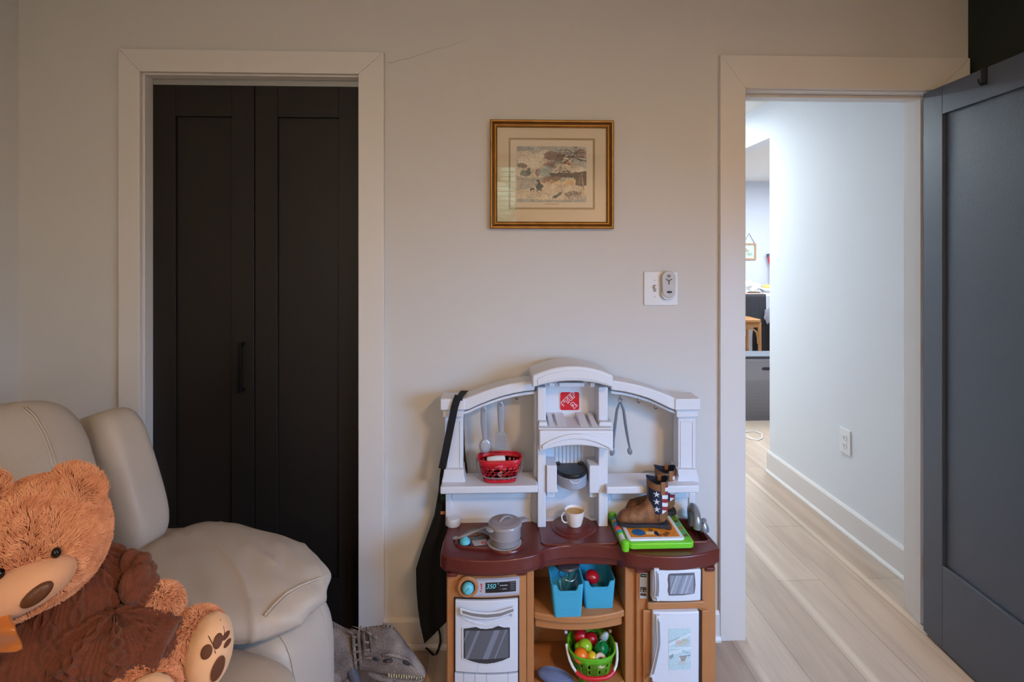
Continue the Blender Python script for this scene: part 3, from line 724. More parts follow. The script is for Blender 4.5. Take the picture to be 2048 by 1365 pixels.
C0, C1 = W(1068, 1160, YF+.012).x, W(1250, 1160, YF+.012).x
q = MB(); q.box(C0-.001, C1+.001, -.06, -.045, .0, zc_); bp_ = q.build('centre_back', kt, K)
bpx0, bpx1 = C0+.012, C0+.10
for (z0, z1, xx1) in ((.20, .262, C0+.125), (.335, .43, C0+.03)):
    q = MB()
    q.box(C0+.012, xx1, -.064, -.058, z0, z1); q.build('moulded_recess', kt, bp_, bevel=.002)
def wd_curve(x0, x1, yf, dep, z0, z1, name, m=kt, parent=K, bevel=.005, yb=-.06):
    q = MB(); q.prism(face_pts(x0, x1, yf, dep, yb), z0, z1, plane='XY'); return q.build(name, m, parent, bevel=bevel, seg=3)
zs = W(1080, 1227, YF+.012).z
wd_curve(C0, C1, YF+.016, .028, zs-.022, zs, 'shelf_board')
wd_curve(C0+.004, C1-.004, YF+.028, .022, zs-.056, zs-.018, 'shelf_apron')
wd_curve(C0, C1, YF+.016, .026, .03, .05, 'shelf_board')
# curved door helper: outline in (x,z), bent on the same arc as the cabinet front
def bend_y(x, x0, x1, yf, dep): t = (x-x0)/(x1-x0)*2-1; return yf-dep*(1-t*t)
def bent_plate(name, pts, x0, x1, yf, dep, thick, m, parent, nx=16, bevel=.002, seg=2):
    """closed outline pts (x,z) triangulated finely, pushed onto the arc, given thickness"""
    xs0, xs1 = min(p[0] for p in pts), max(p[0] for p in pts)
    bm = bmesh.new(); vs_ = [bm.verts.new((p[0], 0, p[1])) for p in pts]; bm.faces.new(vs_)
    for i in range(1, nx):
        x_ = xs0+(xs1-xs0)*i/nx
        bmesh.ops.bisect_plane(bm, geom=bm.verts[:]+bm.edges[:]+bm.faces[:], plane_co=(x_, 0, 0), plane_no=(1, 0, 0))
    v = [tuple(a.co) for a in bm.verts]; idx = {a: i for i, a in enumerate(bm.verts)}
    F = [[idx[b_] for b_ in f.verts] for f in bm.faces]
    E = [(idx[e.verts[0]], idx[e.verts[1]]) for e in bm.edges if len(e.link_faces) == 1]
    bm.free(); nv = len(v)
    vv = [(a, bend_y(a, x0, x1, yf, dep), c_) for a, _, c_ in v]+[(a, bend_y(a, x0, x1, yf, dep)+thick, c_) for a, _, c_ in v]
    ff = [tuple(f) for f in F]+[tuple(i+nv for i in f[::-1]) for f in F]+[(a, b_, b_+nv, a+nv) for a, b_ in E]
    q = MB(); q.add(vv, ff); return q.build(name, m, parent, bevel=bevel, seg=seg)
# oven door (left cabinet)
YD = YF-.010
def PX(pts, Y=None): Y = YD-.008 if Y is None else Y; return XZ(pts, Y)
gap = bent_plate('door_gap', PX([(907, 1200), (1039, 1198), (1039, 1365), (1039, 1440), (907, 1440)]), L0, L1, YF-.0015, .012, .01, kd, cl_, bevel=0)
od = bent_plate('oven_door', PX([(910, 1203), (1036, 1200), (1036, 1346), (910, 1346)]), L0, L1, YD, .012, .012, kw, K, bevel=.003, seg=3)
dr_ = bent_plate('oven_drawer', PX([(909, 1350), (1036, 1350), (1036, 1440), (909, 1440)]), L0, L1, YD, .012, .012, kw, K, bevel=.002)
win = [(927, 1258), (940, 1256), (952, 1254), (960, 1257), (972, 1258), (985, 1257), (996, 1253), (1008, 1257), (1020, 1258), (1020, 1316), (1005, 1321), (990, 1324), (974, 1325.5), (958, 1324), (942, 1320), (927, 1315)]
cxw, cyw = 973, 1288
fr = bent_plate('oven_window_frame', PX([(cxw+(a-cxw)*1.07, cyw+(b_-cyw)*1.09) for a, b_ in win]), L0, L1, YD-.0028, .012, .006, kw, od, bevel=.0018)
# window print with a woven glass look
def bent_canvas(cv, name, parent, tl, br_, x0, x1, yf, dep, m=printm, mask=None):
    a, b_ = W(tl[0], tl[1], yf-.008), W(br_[0], br_[1], yf-.008)
    N, H = cv.w, cv.h; vv = []; ff = []; cc = []; ids = {}
    def vid(i, j):
        if (i, j) not in ids:
            x_ = a.x+(b_.x-a.x)*i/N; z_ = a.z+(b_.z-a.z)*j/H; ids[(i, j)] = len(vv); vv.append((x_, bend_y(x_, x0, x1, yf, dep), z_))
        return ids[(i, j)]
    for j in range(H):
        for i in range(N):
            if mask is not None and not mask[j, i]: continue
            ff.append((vid(i, j), vid(i, j+1), vid(i+1, j+1), vid(i+1, j))); cc.append(tuple(float(t) for t in cv.a[j, i]))
    q = MB(); q.add(vv, ff, None, cc); return q.build(name, m, parent, smooth=False)
def poly_mask(cv, pts):
    m = np.zeros(cv.X.shape, bool); n_ = len(pts)
    for i in range(n_):
        (x1, y1), (x2, y2) = pts[i], pts[(i+1) % n_]
        if y1 == y2: continue
        m ^= ((cv.Y > y1) != (cv.Y > y2)) & (cv.X < (x2-x1)*(cv.Y-y1)/(y2-y1)+x1)
    return m
cv = Canvas(150, 114, (52, 52, 58))
cv.rect(.04, .12, .96, .86, (88, 90, 98))
gy, gx = np.mgrid[0:114, 0:150]
cv.blend(((gx+gy) % 4 == 0) & (cv.X > .05) & (cv.X < .95) & (cv.Y > .14) & (cv.Y < .84), (128, 132, 144), .6)
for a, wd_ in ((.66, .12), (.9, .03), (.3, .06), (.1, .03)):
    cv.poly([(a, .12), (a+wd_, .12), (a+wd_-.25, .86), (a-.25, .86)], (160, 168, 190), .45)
bent_canvas(cv, 'oven_window', od, (926, 1252), (1021, 1327), L0, L1, YD-.0035, .012, m=mat('glossy_print', (255, 255, 255), .2, attr=True), mask=poly_mask(cv, [((a-926)/95, (b_-1252)/75) for a, b_ in win]))
# oven handle: bowed white rail with silver strip
def bow(pts0, pts1): return pts0+pts1[::-1]
hp = bow([(919, 1217), (935, 1221), (955, 1224), (973, 1225), (992, 1224), (1010, 1220), (1028, 1216)], [(919, 1230), (935, 1234), (955, 1237.5), (973, 1238.5), (992, 1237), (1010, 1233), (1028, 1228)])
oh = bent_plate('oven_handle', PX(hp, YD-.022), L0, L1, YD-.014, .014, .008, kw, od, bevel=.003)
sp = bow([(925, 1222), (945, 1226), (973, 1228), (1000, 1226), (1027, 1219)], [(925, 1227), (945, 1231.5), (973, 1234), (1000, 1232), (1027, 1224)])
bent_plate('handle_strip', PX(sp, YD-.024), L0, L1, YD-.0155, .014, .003, steel, od, bevel=0)
for a in (921, 1022): 
    p = W(a, 1226, YD-.01); q = MB(); q.box(p.x, p.x+.010, YD-.017, YD, p.z-.007, p.z+.005); q.build('handle_mount', kw, od, bevel=.002)
# curved moulding under the handle
hp = bow([(918, 1232), (940, 1240), (973, 1248), (1005, 1240), (1030, 1231)], [(930, 1240), (950, 1248), (973, 1252), (995, 1248), (1018, 1240)])
bent_plate('door_scoop', PX(hp), L0, L1, YD-.0022, .012, .004, kw, od, bevel=.002)
# badge circle on the door and drawer grooves
p = W(960, 1339, YD-.012); q = MB(); q.lathe([(.009, 0), (.009, .001), (.0078, .0012), (.0076, .0004), (0, .0004)], 28, Tm((p.x, bend_y(p.x, L0, L1, YD, .012), p.z), (math.pi/2, 0, 0))); q.build('oven_badge', kw, od)
for a in (927, 950, 973, 1016):
    q = MB(); p = W(a, 1360, YD-.012); q.box(p.x-.0008, p.x+.0008, bend_y(p.x, L0, L1, YD, .012)-.0004, YD, 0.005, W(a, 1352, YD-.012).z)
    q.build('drawer_groove', mat('groove_shadow', (150, 152, 165), .6), dr_, smooth=False)
# control panel: tan collar, aqua knob, printed display
p = W(935, 1180, YF-.03)
yk = bend_y(p.x, L0, L1, YF, .012)
q = MB(); q.lathe([(.033, 0), (.0335, .012), (.029, .017), (.0235, .016), (.0225, .010), (0, .010)], 40, Tm((p.x, yk+.004, p.z), (math.pi/2, 0, 0))); q.build('knob_housing', kt, K)
knob('oven_knob', Tm((p.x+.001, yk-.006, p.z-.001), (math.pi/2, 0, 0)), K, .98)
cv = Canvas(170, 76, (176, 178, 190))
cv.rect(0, .04, 1, .07, (40, 56, 110)); cv.rect(0, .93, 1, .95, (40, 56, 110)); cv.rect(0, .0, 1, .03, (196, 198, 208))
cv.rect(.22, .22, .93, .80, (26, 27, 32))
for j, yy in enumerate((.30, .38, .46, .54)):
    cv.line([(.105+.01*j, yy), (.14-.005*j, yy+.03)], .055, (196, 44, 44))
cv.line([(.12, .66), (.10, .72)], .05, (196, 44, 44))
for k in range(6): cv.ellipse(.57+k*.030, .42, .011, .03, (190, 205, 215))
for k in range(4): cv.ellipse(.62+k*.027, .62, .012, .028, (160, 175, 185))
cv.ellipse(.56, .62, .012, .03, (150, 60, 50))
for j in range(4): cv.line([(.80, .32+.12*j), (.90, .31+.12*j)], .05, (110, 120, 130))
for k in range(5): cv.line([(.80+.025*k, .28), (.80+.025*k, .74)], .018, (26, 27, 32))
cx_, cy_ = 948, 1158
pn = bent_canvas(cv, 'control_panel', K, (952, 1157), (1038, 1191), L0, L1, YF-.004, .012)
q = MB(); a, b_ = W(946, 1192, YF-.008), W(1039, 1156, YF-.008); 
bent_plate('control_panel_plate', [(a.x, a.z), (b_.x, a.z), (b_.x, b_.z), (a.x, b_.z)], L0, L1, YF-.0035, .012, .006, mat('panel_grey', (176, 178, 190), .4), K, bevel=.001, seg=1)
cyan = mat('display_cyan', (120, 222, 226), .4, emit=(120, 222, 226), estr=.0)
p = W(982, 1174.5, YF-.018); yy = bend_y(p.x, L0, L1, YF-.0045, .012)
text_mesh('350', .0205, upright(p.x-.001, yy-.0006, p.z), 'display_digits', cyan, K, shear=.25, spacing=.95)
p = W(996.5, 1169, YF-.018); text_mesh('o', .008, upright(p.x, yy-.0009, p.z+.001), 'degree_sign', cyan, K)
# logo tile on the tower
lp_ = W(1139.5, 803, -.056)
lg = MB(); lg.prism([(lp_.x+a, lp_.z+b_) for a, b_ in rrect(-.0365, .0365, -.0345, .0345, .009, 8)], -.0545, -.05)
lg_ = lg.build('logo_rim', mat('sticker_white', (232, 232, 236), .35), K)
lg = MB(); lg.prism([(lp_.x+a, lp_.z+b_) for a, b_ in rrect(-.0345, .0345, -.0325, .0325, .008, 8)], -.0552, -.05); lg.build('logo_tile', mat('sticker_red', (206, 24, 40), .35), lg_)
wt = mat('sticker_white'); rd = mat('sticker_red')
for (txt, dx_, dz_, rot_, sz) in (('STEP', -.0045, .0065, math.radians(43), .0235), ('2', .0150, -.0145, math.radians(43), .0265)):
    text_mesh(txt, sz, upright(lp_.x+dx_, -.0556, lp_.z+dz_, rot_), 'logo_outline', wt, lg_, extrude=.0002, offset=.0029, spacing=1.22)
    text_mesh(txt, sz, upright(lp_.x+dx_, -.0562, lp_.z+dz_, rot_), 'logo_letters', rd, lg_, extrude=.0003, offset=.0010, spacing=1.22)

# ---- right cabinet: keypad, microwave door, fridge door
mk = kbox('door_recess', 1298, 1140, 1405, 1206, YF-.0135, YF+.02, kd, bevel=.001, parent=cr_)
kbox('cabinet_crossbar', 1295, 1204, 1412, 1222, YF-.020, YF, kt, bevel=.006)
for (a, b_) in ((1286, 1303), (1404, 1418)):
    kbox('cabinet_pilaster', a, 1222, b_, 1425, YF-.014, YF, kt, bevel=.003)
kbox('door_recess', 1302, 1222, 1402, 1425, YF-.0135, YF+.02, kd, bevel=.001, parent=cr_)
cv = Canvas(26, 92, (186, 196, 208))
cv.rect(.08, .06, .92, .20, (24, 28, 36)); cv.line([(.25, .13), (.8, .13)], .02, (140, 210, 220))
for j in range(6):
    for i in range(4): cv.ellipse(.18+.21*i, .27+.048*j, .055, .012, (120, 140, 165))
cv.rect(.08, .57, .92, .76, (24, 26, 30)); cv.ellipse(.3, .71, .12, .04, (180, 190, 195)); cv.ellipse(.7, .63, .10, .03, (90, 95, 80)); cv.ellipse(.3, .63, .10, .03, (150, 160, 165)); cv.ellipse(.7, .71, .1, .03, (190, 180, 150))
cv.rect(.08, .80, .92, .90, (60, 56, 60))
bent_canvas(cv, 'keypad', K, (1280.5, 1147), (1294.5, 1199.5), R0, R1, YF-.0025, .012)
YM = YF-.030
def mdoor(name, x0, y0, x1, y1, Yf, thick, m=kw, parent=K, bevel=.005):
    return bent_plate(name, XZ([(x0, y0), (x1, y0-2), (x1-1, y1-2), (x0, y1)], Yf-.008), R0, R1, Yf, .010, thick, m, parent, bevel=bevel, seg=3)
md_ = mdoor('microwave_door', 1305, 1142, 1403, 1205, YM, .028)
wm = [(1337, 1150), (1341, 1148), (1365, 1147), (1389, 1146.5), (1390.5, 1160), (1391, 1172), (1389, 1188), (1365, 1191), (1338, 1192), (1335.5, 1182), (1337, 1172), (1335.5, 1160)]
bent_plate('microwave_bezel', XZ(wm, YM-.010), R0, R1, YM-.0020, .010, .003, mat('bezel_grey', (92, 94, 104), .4), md_, bevel=.0008, seg=1)
cv = Canvas(96, 72, (140, 146, 160)); cv.speck(.06, 2)
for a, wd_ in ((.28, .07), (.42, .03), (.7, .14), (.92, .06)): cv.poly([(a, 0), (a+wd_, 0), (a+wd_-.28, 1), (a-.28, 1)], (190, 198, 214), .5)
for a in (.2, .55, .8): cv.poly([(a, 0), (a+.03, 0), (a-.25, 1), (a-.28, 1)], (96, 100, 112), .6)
bent_canvas(cv, 'microwave_window', md_, (1340, 1151.5), (1387, 1187.5), R0, R1, YM-.0026, .010, m=mat('glossy_print'))
def vhandle(parent, Yf, x, y0, y1, name, skew=None, w_=7):
    sk_ = skew or (lambda t: 0)
    n_ = 12; L_ = []; R2 = []; Lb = []
    q = MB(); rings = []
    for i in range(n_+1):
        t = i/n_; py = y0+(y1-y0)*t; px = x+sk_(t); p = W(px, py, Yf-.02); bulg = math.sin(math.pi*t)*.010+.006
        hw = w_/2/640
        rings.append([(p.x-hw, Yf-bulg, p.z), (p.x-hw*.5, Yf-bulg-.002, p.z), (p.x+hw*.5, Yf-bulg-.002, p.z), (p.x+hw, Yf-bulg, p.z), (p.x+hw, Yf-bulg+.006, p.z), (p.x-hw, Yf-bulg+.006, p.z)])
    q.loft(rings); o = q.build(name, kw, parent, bevel=0)
    q = MB(); rings = []
    for i in range(n_+1):
        t = .06+.88*i/n_; py = y0+(y1-y0)*t; px = x+sk_(t); p = W(px, py, Yf-.02); bulg = math.sin(math.pi*t)*.010+.0086; hw = w_/2/640*.55
        rings.append([(p.x-hw, Yf-bulg, p.z), (p.x+hw, Yf-bulg, p.z), (p.x+hw, Yf-bulg+.002, p.z), (p.x-hw, Yf-bulg+.002, p.z)])
    q.loft(rings); q.build('handle_strip', steel, o)
    for t in (0.02, .98):
        p = W(x+sk_(t), y0+(y1-y0)*t, Yf-.01); q = MB(); q.box(p.x-.004, p.x+.004, Yf-.012, Yf+.008, p.z-.005, p.z+.005)
        q.build('handle_mount', kw, o, bevel=.001, seg=1)
    return o
vhandle(md_, YM-.012, 1316, 1144, 1201, 'microwave_handle', w_=10)
YG = YF-.024
fd = mdoor('fridge_door', 1306, 1226, 1399, 1430, YG, .022)
cv = Canvas(96, 172, (184, 208, 216)); cv.speck(.06, 3)
cv.rect(0, .46, 1, .475, (222, 232, 238)); cv.poly([(0, .36), (1, .10), (1, .17), (0, .44)], (214, 226, 232), .8); cv.poly([(0, .30), (.5, .2), (.5, .23), (0, .34)], (150, 160, 160), .5)
cv.poly([(.25, .40), (.6, .28), (.95, .3), (.95, .36), (.5, .44)], (196, 188, 172), .6); cv.ellipse(.45, .33, .14, .05, (204, 176, 160), .7); cv.ellipse(.72, .28, .16, .04, (170, 186, 160), .7)
cv.poly([(0, .56), (1, .44), (1, .52), (0, .66)], (214, 226, 232), .8); cv.poly([(.03, .66), (.22, .60), (.2, .70), (.05, .74)], (120, 132, 132), .7)
cv.poly([(.52, .68), (.82, .68), (.72, .80), (.56, .80)], (176, 150, 134), .8); cv.line([(.5, .68), (.98, .66)], .02, (120, 128, 130)); cv.line([(.55, .72), (.68, .77), (.76, .70)], .012, (110, 90, 80))
for i in range(7): cv.line([(.44+.05*i, .80), (.40+.06*i, .88)], .008, (190, 170, 160))
cv.line([(.42, .84), (.85, .84)], .008, (190, 170, 160)); cv.poly([(.6, .5), (1, .6), (1, .64), (.6, .56)], (150, 176, 190), .5)
bent_canvas(cv, 'fridge_picture', fd, (1337, 1258), (1381, 1339), R0, R1, YG-.0009, .010)
vhandle(fd, YG-.010, 1319, 1238, 1362, 'fridge_handle', skew=lambda t: (0 if t < .42 else -(t-.42)*22), w_=8)
# ================================================================ THINGS ON AND AROUND THE KITCHEN
def perforated(q, S, nu, nv, holes, wrap=True, r=.34, col=None):
    """S(u,v)->Vector; cells flagged by holes(i,j) get an octagonal hole"""
    for i in range(nu):
        for j in range(nv):
            u0, u1, v0, v1 = i/nu, (i+1)/nu, j/nv, (j+1)/nv
            if not holes(i, j):
                q.add([S(u0, v0), S(u1, v0), S(u1, v1), S(u0, v1)], [(0, 1, 2, 3)], None, col); continue
            um, vm = (u0+u1)/2, (v0+v1)/2; du, dv = (u1-u0), (v1-v0)
            ou = [(-.5, -.5), (0, -.5), (.5, -.5), (.5, 0), (.5, .5), (0, .5), (-.5, .5), (-.5, 0)]
            rr = holes(i, j) if not isinstance(holes(i, j), bool) else (r, r)
            inn = [(rr[0]*math.cos(math.radians(225+45*k)), rr[1]*math.sin(math.radians(225+45*k))) for k in range(8)]
            q.add([S(um+a*du, vm+b_*dv) for a, b_ in ou]+[S(um+a*du, vm+b_*dv) for a, b_ in inn], [(k, (k+1) % 8, 8+(k+1) % 8, 8+k) for k in range(8)], None, col)
def sring(cx, cy, rx, ry, z, e=.5, n=40):
    def pw(x): return math.copysign(abs(x)**e, x)
    return [(cx+rx*pw(math.cos(2*math.pi*i/n)), cy+ry*pw(math.sin(2*math.pi*i/n)), z) for i in range(n)]
# ---- cooking pot
potm = mat('pot_smoky_plastic', (150, 144, 148), .28, sss=0.0, coat=.2)
pc = (hb[0], hb[1]-.001); pz = ZT+.0068
pot = thing('toy_pot', 'smoky grey toy cooking pot with lid on the hob of the play kitchen', 'pot', (*pc, pz))
T = Tm((*pc, pz))
q = MB(); q.lathe([(.046, 0), (.049, .003), (.0505, .022), (.0515, .024), (.0515, .026), (.0505, .027), (.0525, .058), (.0515, .058), (.048, .005), (0, .005)], 48, T); q.build('pot_body', potm, pot)
q = MB(); q.lathe([(.0545, .056), (.0548, .062), (.052, .066), (.036, .070), (.034, .0695), (.015, .073), (0, .0735)], 48, T)
lid = q.build('lid', potm, pot)
q = MB(); q.tube([(pc[0]-.020, pc[1]-.012, pz+.069), (pc[0]-.012, pc[1]-.004, pz+.077), (pc[0]+.0, pc[1]+.004, pz+.081), (pc[0]+.012, pc[1]+.010, pz+.079), (pc[0]+.024, pc[1]+.014, pz+.071)], [.004, .005, .0055, .005, .004], 10, flat=.5); q.build('lid_handle', potm, lid)
for a, l_ in ((212, .012), (28, .022)):
    a = math.radians(a); dx_, dy_ = math.cos(a), math.sin(a)
    q = MB(); q.ell((pc[0]+dx_*(.052+l_*.5), pc[1]+dy_*(.052+l_*.5), pz+.056), (l_, .016, .0055), Euler((0, 0, a))); q.build('pot_handle', potm, pot)
# ---- grey toy ladle lying across the burner
ld = thing('toy_spatula', 'pale grey toy utensil lying flat behind the aqua hob knob beside the pot', 'utensil', (*onz(945, 1072), ZT))
A, B = onz(914, 1082), onz(976, 1066)
q = MB(); q.tube([(A[0], A[1], ZT+.005), (A[0]+.012, A[1]+.004, ZT+.010), ((A[0]+B[0])/2, (A[1]+B[1])/2, ZT+.014), (B[0]-.006, B[1], ZT+.017), (B[0], B[1]+.004, ZT+.017)], [.004, .007, .0065, .006, .005], 10, flat=.4); q.build('utensil_handle', mat('utensil_grey', (160, 162, 168), .35), ld)
q = MB(); q.ell((A[0]-.004, A[1]+.006, ZT+.0055), (.011, .009, .004)); q.build('utensil_tip', mat('utensil_grey'), ld)
# ---- mug
mc = (c0[0]+.003, c0[1]-.006); mz = ZT+.014
mug = thing('mug', 'small cream mug with a side handle on the centre warming plate', 'mug', (*mc, mz))
cream = mat('mug_cream', (232, 220, 212), .4)
T = Tm((*mc, mz)); q = MB(); q.lathe([(.019, 0), (.0225, .002), (.0265, .014), (.0305, .030), (.0335, .048), (.0345, .053), (.0335, .0535), (.0325, .052), (.031, .044), (.0, .044)], 40, T); q.build('mug_body', cream, mug)
q = MB(); q.tube([(mc[0]-.029, mc[1]-.004, mz+.044), (mc[0]-.038, mc[1]-.005, mz+.046), (mc[0]-.046, mc[1]-.006, mz+.036), (mc[0]-.044, mc[1]-.006, mz+.020), (mc[0]-.036, mc[1]-.005, mz+.012), (mc[0]-.025, mc[1]-.004, mz+.011)], .0028, 8); q.build('mug_handle', cream, mug)
q = MB(); q.lathe([(.0312, 0), (0, .0003)], 32, Tm((mc[0], mc[1], mz+.0455))); q.build('drink', mat('drink_ochre', (214, 168, 96), .4), mug)
# ---- coffee pot
pA, pB = W(1114, 950, -.15), W(1179, 950, -.15); cxm = (pA.x+pB.x)/2; hwc = (pB.x-pA.x)/2
cp = thing('toy_coffee_pot', 'grey toy coffee maker basket with black lid fitted under the hood', 'coffee pot', (cxm, -.10, .634))
def dshape(hw, yb, yf, n=20, ins=0): return [(cxm+hw-ins, yb)]+[(cxm+(hw-ins)*math.cos(math.pi*i/n), (yf*.35+yb*.65)+(yf-(yf*.35+yb*.65)+ins)*math.sin(math.pi*i/n)) for i in range(n+1)]+[(cxm-hw+ins, yb)]
q = MB(); q.prism(dshape(hwc, -.055, -.165), .634, .670, plane='XY'); cb = q.build('basket', mat('coffee_grey', (150, 156, 172), .35), cp, bevel=.003)
q = MB(); q.prism(dshape(hwc-.002, -.052, -.162), .669, .683, plane='XY'); q.build('lid', dkp, cp, bevel=.004, seg=3)
for s_ in (-1, 1):
    q = MB(); q.box(cxm+s_*(hwc-.014)-.010, cxm+s_*(hwc-.014)+.010, -.066, -.05, .678, .688); q.build('lid_hinge', dkp, cp, bevel=.003)
q = MB(); q.tube([(cxm+.004+.018*math.cos(math.radians(a)), -.1655, .672+.014*math.sin(math.radians(a))) for a in range(190, 351, 16)], .0012, 6); q.build('basket_rim', mat('white_line', (226, 228, 234), .4), cb)
# ---- red basket with grey bail handle
rb0 = W(999.5, 950, -.105); bz = W(1000, 972, -.155).z+.0005
red = mat('red_plastic', (196, 22, 40), .3)
bk = thing('red_basket', 'small red toy basket with round holes and a grey handle on the left kitchen shelf', 'basket', (rb0.x, -.103, bz))
def RB(u, v, off=0):
    a = 2*math.pi*u; e = .62; H = .077
    pw = lambda x: math.copysign(abs(x)**e, x)
    rx = .056+.020*v-off; ry = .034+.012*v-off
    return Vector((rb0.x+rx*pw(math.cos(a)), -.103+ry*pw(math.sin(a)), bz+.001+H*v))
q = MB()
def hol(i, j): return (1 <= j <= 6 and (i+j) % 2 == 0 and not (31 <= i <= 32 and j in (3, 4))) and (.62, .62) or False
NU, NV = 44, 8
perforated(q, RB, NU, NV, lambda i, j: (.42, .42) if (j in (1, 2, 3, 4, 5) and i % 2 == (0 if j % 2 else 1)) else False)
q.add([RB(i/44, 0) for i in range(44)], [tuple(range(44))])
bb = q.build('basket_body', red, bk, weld=True, angle=60, solid=.0018)
q = MB(); q.tube([RB(i/60, 1.0) for i in range(60)], .0032, 8, closed=True); q.build('basket_rim', red, bk)
q = MB(); L_ = RB(.5, .93); Rr = RB(0, .93)
hp = [(L_.x-.003, L_.y, L_.z)]
for i in range(17):
    t = i/16; a = math.pi*t; hp.append((rb0.x-(.080)*math.copysign(abs(math.cos(a))**.55, math.cos(a)), -.105-.052*math.sin(a)**.7, bz+.066-.042*math.sin(a)**.8))
hp.append((Rr.x+.003, Rr.y, Rr.z))
q.tube(hp, .0028, 8, flat=.7); q.build('basket_handle', mat('handle_grey', (120, 118, 122), .4), bk)
q = MB(); ctr = Vector((rb0.x, -.103-.0405, bz+.034))
for r_, w_ in ((.0070, .0010), (.0034, .0012)):
    q.tube([(ctr.x+r_*math.cos(a/16*2*math.pi), ctr.y-.001, ctr.z+r_*math.sin(a/16*2*math.pi)) for a in range(16)], w_, 6, closed=True, flat=.4)
q.build('basket_logo', mat('sticker_white'), bb)
# white shaker lying in the basket
sh = thing('toy_shaker', 'white toy shaker lying inside the red basket', 'shaker', (rb0.x-.02, -.103, bz+.05))
T = Matrix.Translation((rb0.x-.043, -.108, bz+.062)) @ Euler((0, math.radians(84), .15)).to_matrix().to_4x4()
q = MB(); q.lathe([(.014, 0), (.016, .004), (.0155, .03), (.013, .052), (.011, .062), (0, .063)], 24, T); q.build('shaker_body', mat('white_plastic', (226, 226, 230), .4), sh)
# a green and a purple bit lower in the basket
for nm, lb, c_, dx_ in (('toy_block', 'olive green toy piece at the bottom of the red basket', (110, 120, 70), .018),):
    q = MB(); q.box(rb0.x+dx_-.02, rb0.x+dx_+.02, -.12, -.09, bz+.0025, bz+.03); o = q.build(nm, mat('olive_toy', c_, .5), None, bevel=.005); tag(o, lb, 'toy')
# ---- hanging utensils
ug = mat('utensil_silver', (156, 162, 174), .3, .25)
def hang(name, label): return thing(name, label, 'utensil', W(*hang_at, -.1))
hang_at = (968, 810)
sp_ = thing('toy_spoon', 'silver grey toy serving spoon hanging from the leftmost hook', 'spoon', W(967, 812, -.102))
def flat_stick(pts, wds, Y, th=.006, n=8):
    """vertical flat bar through pixel points, wds px half widths"""
    rings = []
    for (a, b_), w_ in zip(pts, wds):
        p = W(a, b_, Y); h = w_/580
        rings.append([(p.x+h*math.cos(2*math.pi*k/12), Y+th/2*math.sin(2*math.pi*k/12), p.z) for k in range(12)])
    q = MB(); q.loft(rings); return q
q = flat_stick([(967.5, 813), (967.5, 820), (967.5, 845), (968.5, 862), (969.5, 874), (970, 880)], [4, 6.6, 6.4, 5.5, 4.2, 4], -.104); q.build('spoon_handle', ug, sp_)
q = MB(); p = W(970, 892.5, -.105); q.ell(p, (.0205, .006, .0255)); bo = q.build('spoon_bowl', ug, sp_)
q = MB(); q.ell(p+Vector((0, -.0045, .001)), (.0165, .003, .021)); q.build('bowl_inner', mat('utensil_light', (176, 180, 192), .2, .25), bo)
def ringhole(px, py, Y, par, r=.0035):
    q = MB(); p = W(px, py, Y); q.tube([(p.x+r*math.cos(a/14*2*math.pi), Y, p.z+r*1.5*math.sin(a/14*2*math.pi)) for a in range(14)], .0011, 6, closed=True); q.build('hanging_hole', hkm, par)
ringhole(968, 821, -.1075, sp_)
st_ = thing('toy_spatula', 'silver grey slotted toy spatula hanging from the hook right of the spoon', 'spatula', W(1001, 802, -.102))
q = flat_stick([(1000.5, 803), (1001, 811), (1001.5, 835), (1002, 852), (1002.5, 862), (1002.5, 868)], [4, 6.8, 6.4, 5.6, 5, 6], -.104); q.build('spatula_handle', ug, st_)
q = MB()
X0, X1 = W(991, 880, -.105).x, W(1014, 880, -.105).x; Z1, Z0 = W(1000, 868, -.105).z, W(1000, 899, -.105).z
wd = (X1-X0); nb = 5
q.prism([(X0+wd*.25, Z1+.006), (X1-wd*.28, Z1+.006), (X1, Z1-.006), (X0, Z1-.006)], -.107, -.1035)
for i in range(nb):
    a = X0+wd*i/nb+.0006; q.box(a, a+wd/nb-.0022, -.107, -.1035, Z0+.005, Z1-.0055)
q.box(X0, X1-.001, -.107, -.1035, Z0, Z0+.0055)
q.build('spatula_blade', ug, st_, bevel=.0006, seg=1); ringhole(1001, 810, -.1075, st_)
tg = thing('kitchen_tongs', 'grey metal tongs hanging open from a hook right of the hood', 'tongs', W(1240, 800, -.1))
tgm = mat('tongs_metal', (136, 142, 154), .35, .35)
for pts in ([(1239, 806), (1234, 820), (1230, 850), (1227, 880), (1227, 896)], [(1241.5, 806), (1247, 820), (1251, 850), (1256, 880), (1259, 895)]):
    q = MB(); q.tube([W(a, b_, -.108) for a, b_ in pts], [.0048, .0075, .0085, .0070, .0055], 10, flat=.6); q.build('tong_arm', tgm, tg)
for c_, s_ in (((1224.5, 905), -1), ((1259.5, 903), 1)):
    p = W(*c_, -.11); q = MB(); q.ell(p, (.0085, .005, .013), Euler((0, -.25*s_, 0)), fn=lambda d: 1+.16*math.sin(9*math.atan2(d.z, d.x))); q.build('tong_tip', tgm, tg)
q = MB(); p = W(1240, 800, -.104); q.tube([(p.x+.006*math.cos(a/14*2*math.pi), -.104, p.z+.009*math.sin(a/14*2*math.pi)) for a in range(14)], .0014, 6, closed=True); q.build('hanging_loop', tgm, tg)

